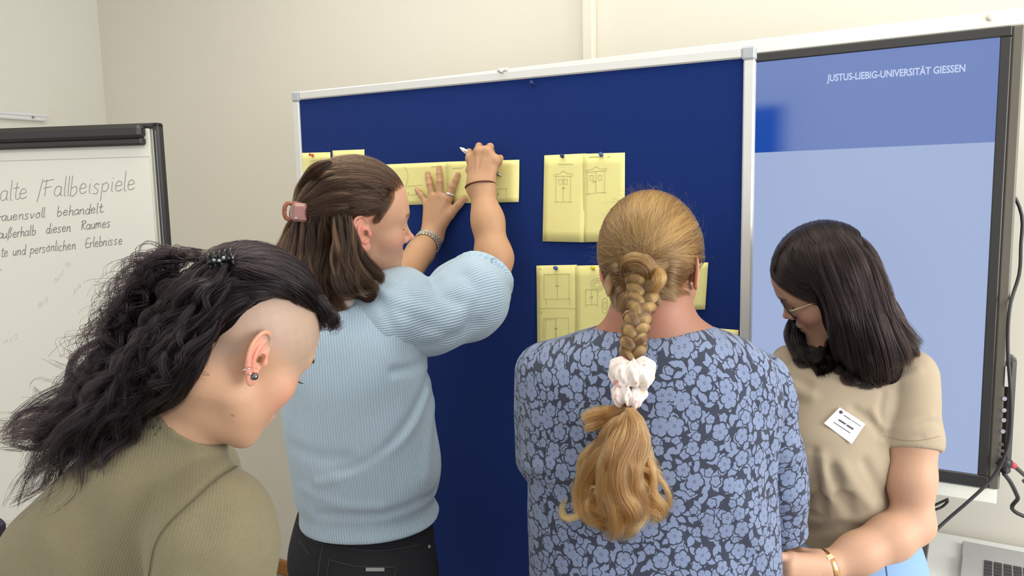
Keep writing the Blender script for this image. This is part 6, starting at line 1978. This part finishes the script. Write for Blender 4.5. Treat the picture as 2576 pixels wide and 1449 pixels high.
    def near_ear(px, py):
        d = ray(px, py); d /= np.linalg.norm(d); r = Pe - _C
        al = r @ d; per = np.linalg.norm(r - al[:, None] * d, axis=1)
        k_ = per < .0015
        return _C + d * (al[k_].min() if k_.any() else al[np.argmin(per)])
    def ball(name, px, py, r, mt, lift=.001):
        c = near_ear(px, py); c = c + (_C - c) / np.linalg.norm(_C - c) * lift
        P, Q = mesh_sdf(lambda q: sph(q, c, r), c - r * 1.6, c + r * 1.6, r / 5); put(name, P, Q, mt, p.root)
    ball('ear_plug', 640, 947, .0044, Ms); ball('ear_stud', 629, 941, .0017, Mw); 
    c = hit(p.fhead, [664], [913])[0]; P, Q = mesh_sdf(lambda q: sph(q, c, .0015), c - .003, c + .003, .0004); put('ear_stud', P, Q, Mw, p.root)
    c = near_ear(619, 928); P, Q = ring(c, np.stack([vx, vn, vy], 1), .0052, .0045, .0007, 24, 6); put('ear_hoop', P, Q, Mw, p.root)
    hip = np.array([A(280, 2200, 1.03)[0], 1.03, float(A(280, 2250, 1.04)[2]) + .02])
    if hip[2] < .7 or hip[2] > 1.0: hip[2] = .86
    legs(p.root, hip, -.7, denim_mat('dark_jeans', srgb(40, 42, 52), srgb(56, 58, 70)), .165, .09, shoe=M_shoe_b)
    return p
def hit_head(p, x, z):
    """spot of the face surface at head x, z (mm), coming from the front"""
    y = .13
    for _ in range(30):
        d = head_sdf(np.array([[x / 1000, y, z / 1000]], np.float32), None)[0]
        y -= d * .8
    return p.M @ (np.array([x / 1000, y, z / 1000]) * HS_) + p.t
P1 = build_mullet()
print('mullet', round(_time.time() - _t0, 1))
# ---------------------------------------------------------------- fourth person: glasses, dark hair, beige t-shirt
def build_glasses():
    M = np.array([[0.2418, -0.77, -0.5905], [0.9128, 0.3869, -0.1306], [0.329, -0.5074, 0.7964]])
    t = np.array([0.6204, 1.5006, CAM_Z - 0.1839])
    foot = A(2120, 1449, 1.55); foot[2] = 0
    p = Person(M, t, 'person with glasses, shoulder-length dark hair and a beige t-shirt with a name badge', foot)
    nb = A(2140, 905, 1.52)
    p.head([(p.w(0, -12, -30), .046), (A(2112, 835, 1.52), .045), (nb, .055)], lambda q: ell(q, A(2130, 960, 1.53), (.12, .08, .09)), h=.0019, o={'crown': 3})
    rows = pixrows([(846, 2120, 2210, 1.54, .05), (862, 2085, 2245, 1.535, .07), (885, 2035, 2285, 1.53, .085), (908, 1985, 2308, 1.525, .095), (935, 1950, 2318, 1.52, .104), (980, 1952, 2312, 1.515, .112), (1060, 1962, 2262, 1.51, .122), (1130, 1965, 2236, 1.505, .128), (1200, 1972, 2228, 1.505, .126),
                    (1290, 1975, 2226, 1.51, .12), (1350, 1972, 2245, 1.515, .122), (1420, 1965, 2275, 1.52, .125), (1520, 1960, 2285, 1.52, .12)])
    L = Loft(rows, 0.0, 2.2)
    sh = A(2286, 947, 1.46); e_ = A(2292, 1100, 1.415); el = A(2297, 1318, 1.385); wr = A(2074, 1428, 1.325)
    slv = lambda q: chain(q, [sh, e_, A(2292, 1132, 1.412)], [.0535, .0515, .051], .02)
    def core(q):
        d = L(q)
        d = smin(d, ell(q, A(2060, 1120, 1.44), (.075, .055, .07)), .05)        # chest
        d = smin(d, rcone(q, A(1988, 912, 1.585), A(2060, 960, 1.55), .038, .05), .03)   # far shoulder
        return d
    both = lambda q: smin(core(q), slv(q), .02)
    fo = mkfolds(both, [([(2150, 1030), (2190, 1060), (2218, 1095)], .008, .007), ([(2195, 1035), (2215, 1070), (2222, 1110)], .007, -.007), ([(2222, 990), (2214, 1040), (2218, 1090)], .006, .005), ([(2060, 1150), (2072, 1200), (2085, 1250)], .012, -.009), ([(2050, 1140), (2056, 1200), (2064, 1260)], .009, .010),
                        ([(2095, 1180), (2110, 1230), (2140, 1290)], .012, .008), ([(2120, 1175), (2150, 1225), (2190, 1270)], .012, -.007), ([(2175, 1165), (2200, 1210), (2235, 1250)], .010, .007), ([(1995, 1245), (2060, 1252), (2130, 1250)], .010, .007), ([(2000, 1228), (2060, 1232), (2120, 1228)], .012, -.005), ([(2040, 1335), (2120, 1325), (2200, 1345)], .012, .007),
                        ([(2030, 1290), (2070, 1300), (2065, 1260)], .008, .005), ([(1985, 960), (2010, 985), (2040, 995)], .012, -.006), ([(1975, 950), (2000, 950), (2030, 965)], .010, .006), ([(2250, 960), (2285, 945), (2310, 935)], .008, -.005), ([(2225, 1105), (2280, 1085), (2345, 1065), (2370, 1070)], .009, .006), ([(2235, 1075), (2290, 1060), (2340, 1045)], .010, -.003), ([(2250, 1110), (2290, 1098), (2320, 1100)], .006, .004)])
    zb = float(A(2060, 1425, 1.41)[2])
    def shirt(q):
        d = smin(core(q), slv(q), .005) + fold_terms(q, fo)
        d = d + .0016 * np.sin(q[:, 0] * 30 + 3 * np.sin(q[:, 2] * 19)) * np.sin(q[:, 2] * 27 + 11 * q[:, 0])
        ax = (e_ - sh) / np.linalg.norm(e_ - sh); hc = A(2292, 1134, 1.412)
        d = np.where(np.sqrt(((q - e_) ** 2).sum(-1)) < .13, smax(d, np.where(slv(q) < core(q), (q - hc) @ ax, -1), .002), d)
        d = smax(d, -rcone(q, hc - ax * .05, hc + ax * .1, .0455, .047), .002)
        # tilted hem, lower at the right
        for pt, tl in ((A(2020, 1386, 1.40), .62), (A(2110, 1412, 1.40), .04)):
            hn = np.array([tl, 0, 1.0], np.float32); hn /= np.linalg.norm(hn)
            d = smax(d, -((q - pt.astype(np.float32)) @ hn), .004)
        d = smax(d, -rcone(q, A(2055, 900, 1.43), A(2040, 830, 1.41), .040, .055), .006)
        return smax(d, -rcone(q, nb + (0, 0, .0), nb + (-.02, 0, .12), .062, .1), .008)
    lo, hi = box_of(np.array([[r[0] - r[3], r[1] - r[4] - .03, r[2]] for r in rows] + [[r[0] + r[3] + .06, r[1] + r[4], r[2]] for r in rows]), .03)
    P, Q = mesh_sdf(shirt, lo, hi, .003, 2)
    M_be = cloth_mat('beige_jersey', srgb(164, 149, 126), srgb(177, 163, 140), 500, sheen=.1)
    ts = put('t_shirt', P, Q, M_be, p.root)
    hemc = A(2292, 1120, 1.412)
    axh = (e_ - sh) / np.linalg.norm(e_ - sh); b1 = np.cross(axh, [0, 1, 0]); b1 /= np.linalg.norm(b1); b2 = np.cross(axh, b1)
    hp = [hitl(shirt, [(2219 + 150 * f, 1095 + 14 * math.sin(3.1 * f))], .0)[0] for f in np.linspace(.03, .97, 20)]
    P, Q = tube(hp, .0007, 5); put('hem_stitching', P, Q, simple('beige_thread', srgb(150, 134, 108), .9), ts)
    # jeans
    hip = np.array([A(2120, 1400, 1.54)[0], 1.53, zb - .045])
    M_lj = denim_mat('light_blue_denim', srgb(110, 146, 190), srgb(146, 178, 214))
    fl = legs(p.root, hip, .5, M_lj, .155, .088, name='jeans', shoe=M_shoe_w)
    jeans = [o for o in p.root.children if o.name.startswith('jeans')][0]
    M_seam = simple('blue_seam', srgb(84, 112, 150), .85)
    for pts in ([(2180, 1415), (2182, 1449)], [(2226, 1402), (2232, 1449)], [(2226, 1402), (2250, 1400), (2272, 1392)]):
        try:
            P, Q = tube(hitl(fl, catmull(np.array(pts, float), 10), .0005), .0012, 5); put('seam', P, Q, M_seam, jeans)
        except Exception: pass
    # ---- arms
    hd = np.array([-.93, -.12, .02])
    K = [A(1990, 1402, 1.285), A(1984, 1420, 1.275), A(1984, 1438, 1.275), A(1992, 1456, 1.285)]
    Fg = [[A(1960, 1400, 1.275), A(1946, 1408, 1.30), A(1940, 1418, 1.31)], [A(1958, 1424, 1.28), A(1944, 1432, 1.30), A(1940, 1442, 1.315)], [A(1958, 1446, 1.28), A(1946, 1452, 1.30), A(1942, 1460, 1.315)], [A(1966, 1468, 1.285), A(1954, 1474, 1.30), A(1950, 1478, 1.31)]]
    T = [A(2048, 1400, 1.33), A(2015, 1392, 1.33), A(1982, 1398, 1.33), A(1962, 1408, 1.33)]
    W2 = (wr + np.array([0, 0, .008]), wr - np.array([0, 0, .008]))
    def arm(q):
        a = chain(q, [sh, e_, A(2290, 1200, 1.40), el], [.040, .0425, .0395, .0355], .03)
        a = smin(a, chain(q, [el, A(2240, 1352, 1.365), A(2160, 1392, 1.345), wr], [.0355, .0375, .0325, .0245], .03), .02)
        return smin(a, hand_sdf(q, W2, .017, K, Fg, T, .96), .018)
    p.limb(arm, [sh, e_, el, wr] + K + [x for g in Fg for x in g] + T, .065, .0018)
    s2 = A(1990, 940, 1.56); e2 = A(1945, 1230, 1.57); w2 = A(1975, 1520, 1.53)
    W2b, K2, F2, T2 = std_hand(w2, np.array([-.1, -.5, -.85]), np.array([-.2, .9, -.3]), np.array([-.3, -.7, .4]))
    p.limb(lambda q: smin(chain(q, [s2, e2, w2], [.044, .038, .025], .02), hand_sdf(q, W2b, .017, K2, F2, T2), .012), [s2, e2, w2] + K2 + [x for g in F2 for x in g] + T2, .05, .004)
    P, Q = mesh_sdf(lambda q: chain(q, [s2, s2 + (e2 - s2) * .55], [.052, .05]), *box_of([s2, e2], .07), .005); put('sleeve', P, Q, M_be, ts)
    p.body((.47, .27, .175), redk=.6, lip=(.40, .19, .15), brow=(.05, .03, .02), paint=lambda C, P, h: (blend_col(C, .5 * np.clip((np.abs(h).max(1) - .14) / .04, 0, 1), (.60, .36, .235))))
    # bangle
    dw = el - wr; dw = A(2160, 1392, 1.345) - wr; dw /= np.linalg.norm(dw)
    wc = wr + dw * .004
    b1 = np.cross(dw, [0, 1, 0]); b1 /= np.linalg.norm(b1); b2 = np.cross(dw, b1)
    M_gold = simple('rose_gold', srgb(212, 164, 110), .22, 1.0, noise=.03)
    P, Q = ring(wc, np.stack([b1, b2, dw], 1), .0315, .0285, (.0012, .0062), 48, 8); bg = put('bangle', P, Q, M_gold, p.root)
    for th in (.6, 2.2):
        o_ = b1 * math.cos(th) * .033 + b2 * math.sin(th) * .030
        P, Q = frame_box(wc + o_, (.0045, .0015, .007), np.stack([np.cross(dw, o_ / np.linalg.norm(o_)), o_ / np.linalg.norm(o_), dw], 1), .001); put('bangle_link', P, Q, simple('pale_gold', srgb(236, 214, 170), .2, 1.0), bg, False)
    # name badge on the chest
    bc = [(2112, 1025), (2176, 1067), (2142, 1117), (2072, 1065)]
    C = hitl(shirt, bc, .0035)
    # flatten to a plane
    ce = C.mean(0); _, _, vt = np.linalg.svd(C - ce); nrm = vt[2] * np.sign((_C - ce) @ vt[2]); C = C - ((C - ce) @ nrm)[:, None] * nrm + nrm * .002
    P = np.vstack([C, C - nrm * .0008])
    bd = put('name_badge', P, [(3, 2, 1, 0), (4, 5, 6, 7), (0, 1, 5, 4), (1, 2, 6, 5), (2, 3, 7, 6), (3, 0, 4, 7)], simple('badge_white', srgb(236, 236, 240), .4, noise=.02), p.root, False)
    ex = (C[1] - C[0]); ey = (C[3] - C[0])
    at = lambda u, v: C[0] + ex * u + ey * v + nrm * .0006
    Mi = simple('badge_print', srgb(96, 96, 104), .6)
    def prn(u0, u1, v, n_, a_, r_): return ([at(u0 + (u1 - u0) * i / n_, v + a_ * math.sin(i * 2.3)) for i in range(n_ + 1)], r_)
    P, Q = tubes([prn(.28, .55, .2, 40, .022, .0004), prn(.58, .95, .2, 60, .016, .0003), prn(.26, .54, .5, 34, .045, .0006), prn(.58, .84, .5, 34, .045, .0006), prn(.2, .86, .72, 90, .018, .0004)], 4)
    put('badge_print', P, Q, Mi, bd, False)['kind'] = 'stuff'
    P, Q = tube([at(.14, .16), at(.14, .16) + nrm * .0004], .0032, 16); put('badge_emblem', P, Q, simple('emblem_dark', srgb(70, 56, 60), .6), bd, False)
    # ---- glasses
    Md = simple('dark_acetate', srgb(38, 40, 52), .2)
    gl = None
    for sx in (-1, 1):
        c = p.w(32 * sx, 90, 6); axg = np.stack([p.M @ np.array([1, -.12 * sx, 0.]), p.M @ np.array([0, .12, 1.]), p.M @ np.array([.12 * sx, 1, -.12])], 1)
        axg /= np.linalg.norm(axg, axis=0)
        P, Q = ring(c, axg, .0258, .0226, (.0015, .0018), 44, 8)
        if gl is None: gl = put('glasses', P, Q, Md, p.root)
        else: put('rim', P, Q, Md, gl)
        th = np.linspace(0, 2 * np.pi, 40, endpoint=False)
        R_ = c + np.outer(np.cos(th) * .0255, axg[:, 0]) + np.outer(np.sin(th) * .0223, axg[:, 1])
        P = np.vstack([R_ + axg[:, 2] * .0006, R_ - axg[:, 2] * .0006]); Q = [tuple(range(40)), tuple(range(79, 39, -1))] + [(i, 40 + i, 40 + (i + 1) % 40, (i + 1) % 40) for i in range(40)]
        g_ = NT('lens_glass'); g_.P(Base_Color=(1, 1, 1), Roughness=.02, IOR=1.2); g_.b.inputs['Transmission Weight'].default_value = 1.0
        put('lens', P, Q, g_.m, gl, False)
        P, Q = tube(catmull(np.array([p.w(55 * sx, 86, 14), p.w(63 * sx, 78, 14), p.w(70 * sx, 50, 14), p.w(75 * sx, 0, 13), p.w(73 * sx, -12, 4)]), 24), .0017, 8); put('temple', P, Q, simple('pale_gold_metal', srgb(226, 210, 180), .3, .8), gl)
    P, Q = tube(catmull(np.array([p.w(-9, 95, 12), p.w(0, 98, 15), p.w(9, 95, 12)]), 8), .0013, 8); put('bridge', P, Q, Md, gl)
    M_h = hair_mat('black_brown_hair', srgb(9, 6, 6), srgb(50, 35, 33), .24, ior=1.42)
    eyes(p, M_h)
    # ---- hair
    M_under = under_mat('black_brown_hair_mass', srgb(26, 18, 18), .5)
    CH, RH = (0, -.004, .041), (.084, .096, .0895)
    cur = [A(2120, 700, 1.455), A(2160, 790, 1.445), A(2195, 870, 1.44), A(2215, 925, 1.435)]
    far = [A(2010, 790, 1.59), A(2025, 860, 1.58), A(2060, 910, 1.55)]
    def hm(q):
        h = p.headpts(q)
        d = ell(h, CH, np.array(RH) - .003)
        d = smax(d, (h[:, 1] - .05) * .9 + (.07 - h[:, 2]) * .42, .012)
        d = smax(d, -ell(h, (.0, .075, -.03), (.075, .07, .085)), .01)
        d = smax(d, -(h[:, 2] + .05), .015) * HS_
        d = smin(d, chain(q, cur, [.058, .062, .054, .036], .02) + .002 * np.sin(q[:, 0] * 120), .03)
        d = smin(d, chain(q, far, [.022, .026, .02], .01), .02)
        return d
    lo, hi = box_of([p.w(-95, -115, -60), p.w(95, 100, 150), p.w(95, -115, 150), p.w(-95, 100, -60)] + cur + far, .065)
    P, Q = mesh_sdf(hm, lo, hi, .0034)
    ho = put('hair', P, Q, M_under, p.root)
    # from the parting down over both sides
    n = 5200
    fy = rng.uniform(-.096, .084, n); side = np.where(rng.random(n) < .68, -1, 1)
    px_ = .012 + rng.normal(0, .002, n)
    rz = np.sqrt(np.clip(1 - ((fy - CH[1]) / RH[1]) ** 2, .05, 1)) * RH[2] + CH[2]
    roots = np.stack([px_ * 1.0, fy, rz], 1)
    ends = np.stack([side * (.080 + 0 * fy), fy * .55 - .035, -.02 + rng.normal(0, .01, n)], 1)
    key = np.floor(fy / .011); jd = {q: rng.normal(0, 1, 3) for q in np.unique(key)}; J = np.array([jd[q] for q in key])
    ends[:, 1] += J[:, 0] * .004
    ctrl = np.stack([side * .075, fy * .9, rz * .98], 1)
    S = surf_sweep(p, roots, ctrl, ends, RH, CH, 18, (-.002, .004), .0016)
    hair('hair_strands', S, .0003, .00022, M_h, ho, np.clip(.35 + .18 * J[:, 1] + rng.normal(0, .15, n), 0, 1))
    LK = Locks(lambda z: np.minimum(np.minimum(hm(z), shirt(z)), p.fhead(z)), 22, .003, 1.62, 1.46)
    add = LK.add
    R2 = random.Random(3)
    D_ = 1.5
    for g, c, tv in [([(2005, 585), (1972, 630), (1956, 665), (1950, 685)], 299, .2), ([(1948, 668), (1975, 696), (2010, 712), (2050, 722)], 260, .15), ([(2015, 590), (1995, 640), (2012, 690), (2060, 722), (2092, 790), (2104, 870)], 299, .2),
                     ([(2030, 580), (2024, 640), (2054, 700), (2096, 770), (2112, 850), (2128, 920)], 600, .25), ([(2045, 575), (2055, 640), (2088, 710), (2116, 790), (2130, 870), (2150, 930)], 700, .5),
                     ([(2060, 570), (2080, 640), (2110, 720), (2135, 800), (2150, 880), (2165, 950)], 700, .45), ([(2085, 572), (2115, 640), (2145, 720), (2170, 800), (2185, 880), (2200, 965)], 700, .35), ([(2110, 580), (2145, 650), (2175, 730), (2200, 810), (2220, 890), (2230, 960)], 700, .35),
                     ([(2140, 595), (2175, 670), (2200, 750), (2230, 830), (2255, 890), (2262, 930)], 600, .3), ([(2165, 620), (2198, 700), (2222, 780), (2258, 850), (2285, 890), (2280, 915)], 600, .3), ([(2185, 655), (2210, 735), (2238, 805), (2280, 858), (2308, 872)], 500, .3)]:
        LK.add(g, c, (.018 if g[0][0] < 2050 else .024) if c > 300 else .009, .0025, R2.uniform(.7, 1.2), tv, .8, .14, None, .45)
    for g in ([(2040, 588, 1.49), (2090, 582, 1.50), (2148, 612, 1.51), (2195, 665, 1.51), (2220, 740, 1.51), (2245, 800, 1.49)], [(2030, 590, 1.50), (2085, 584, 1.52), (2142, 612, 1.54), (2192, 665, 1.54), (2214, 735, 1.53), (2238, 805, 1.51)],
              [(2060, 586, 1.47), (2108, 592, 1.475), (2160, 620, 1.48), (2195, 690, 1.48), (2220, 770, 1.48), (2255, 835, 1.47)], [(2050, 590, 1.46), (2093, 594, 1.455), (2140, 620, 1.45), (2175, 690, 1.45), (2205, 770, 1.45), (2240, 840, 1.445)]):
        LK.add(g, 900, .014, .001, 1.0, .28, .9, .12, 0, .8)
    LK.add([(2098, 588, 1.492), (2146, 614, 1.495), (2186, 655, 1.495), (2205, 715, 1.49), (2228, 785, 1.48)], 900, .02, .001, 1.0, .25, .9, .1, 0, .8)
    for i in range(30):
        f = i / 29; x = 2062 + 108 * f
        g = [(x, 590 + 40 * f), (x + 25 - 5 * f, 660 + 40 * f), (x + 50 + R2.uniform(-8, 8), 740 + 30 * f), (x + 68 + 10 * f + R2.uniform(-10, 10), 820 + 10 * f), (x + 85 + R2.uniform(-12, 12), 900 + R2.uniform(-10, 40) * (1 - f))]
        LK.add(g, 70, R2.uniform(.003, .006), .002, R2.uniform(.8, 1.4), R2.choice([.05, .15, .5, .65]), .6, .2, .008, .6)
    for g in ([(2240, 820), (2270, 858), (2300, 868), (2322, 858)], [(2225, 780), (2265, 850), (2300, 885), (2305, 895)], [(2230, 800, 1.47), (2262, 850, 1.47), (2290, 875, 1.47), (2312, 866, 1.47)]):
        LK.add(g, 36, .003, .002, 1.0, .4)
    for i in range(16):                                             # turned-in ends
        x = 2110 + i * 11; y = 895 + 45 * math.sin(i / 15 * 3.1) - (i > 11) * (i - 11) * 14
        LK.add([(x - 25, y - 90), (x - 5, y - 30), (x + R2.uniform(-6, 14), y + 20), (x + R2.uniform(-25, 5), y + 30), (x - 30, y + 10)], 130, .008, .003, 1.2, R2.uniform(.15, .4), .5)
    for g, c in [([(1988, 800, 1.58), (1990, 850, 1.55), (2012, 895, 1.50), (2035, 910)], 300), ([(1998, 815, 1.56), (2012, 865, 1.52), (2045, 910), (2066, 940)], 500), ([(2030, 872, 1.50), (2048, 895, 1.46), (2066, 918), (2064, 945)], 600), ([(2062, 870), (2072, 895), (2082, 918), (2076, 938)], 500), ([(2090, 850), (2092, 890), (2090, 925)], 300),
                 ([(2004, 845, 1.54), (2020, 884, 1.50), (2052, 915), (2074, 930)], 500), ([(2040, 870, 1.50), (2020, 892, 1.50), (2008, 908), (2030, 924)], 40), ([(1992, 860, 1.55), (1996, 900, 1.53), (2012, 920), (2035, 918)], 30)]:
        LK.add(g, c, .013 if c > 100 else .004, .002, 1.0, .15, .6, .12, .006)
    S, tn = LK.build()
    hair('curtain_strands', S, .0003, .00016, M_h, ho, tn)
    return p
P4 = build_glasses()
print('glasses', round(_time.time() - _t0, 1))
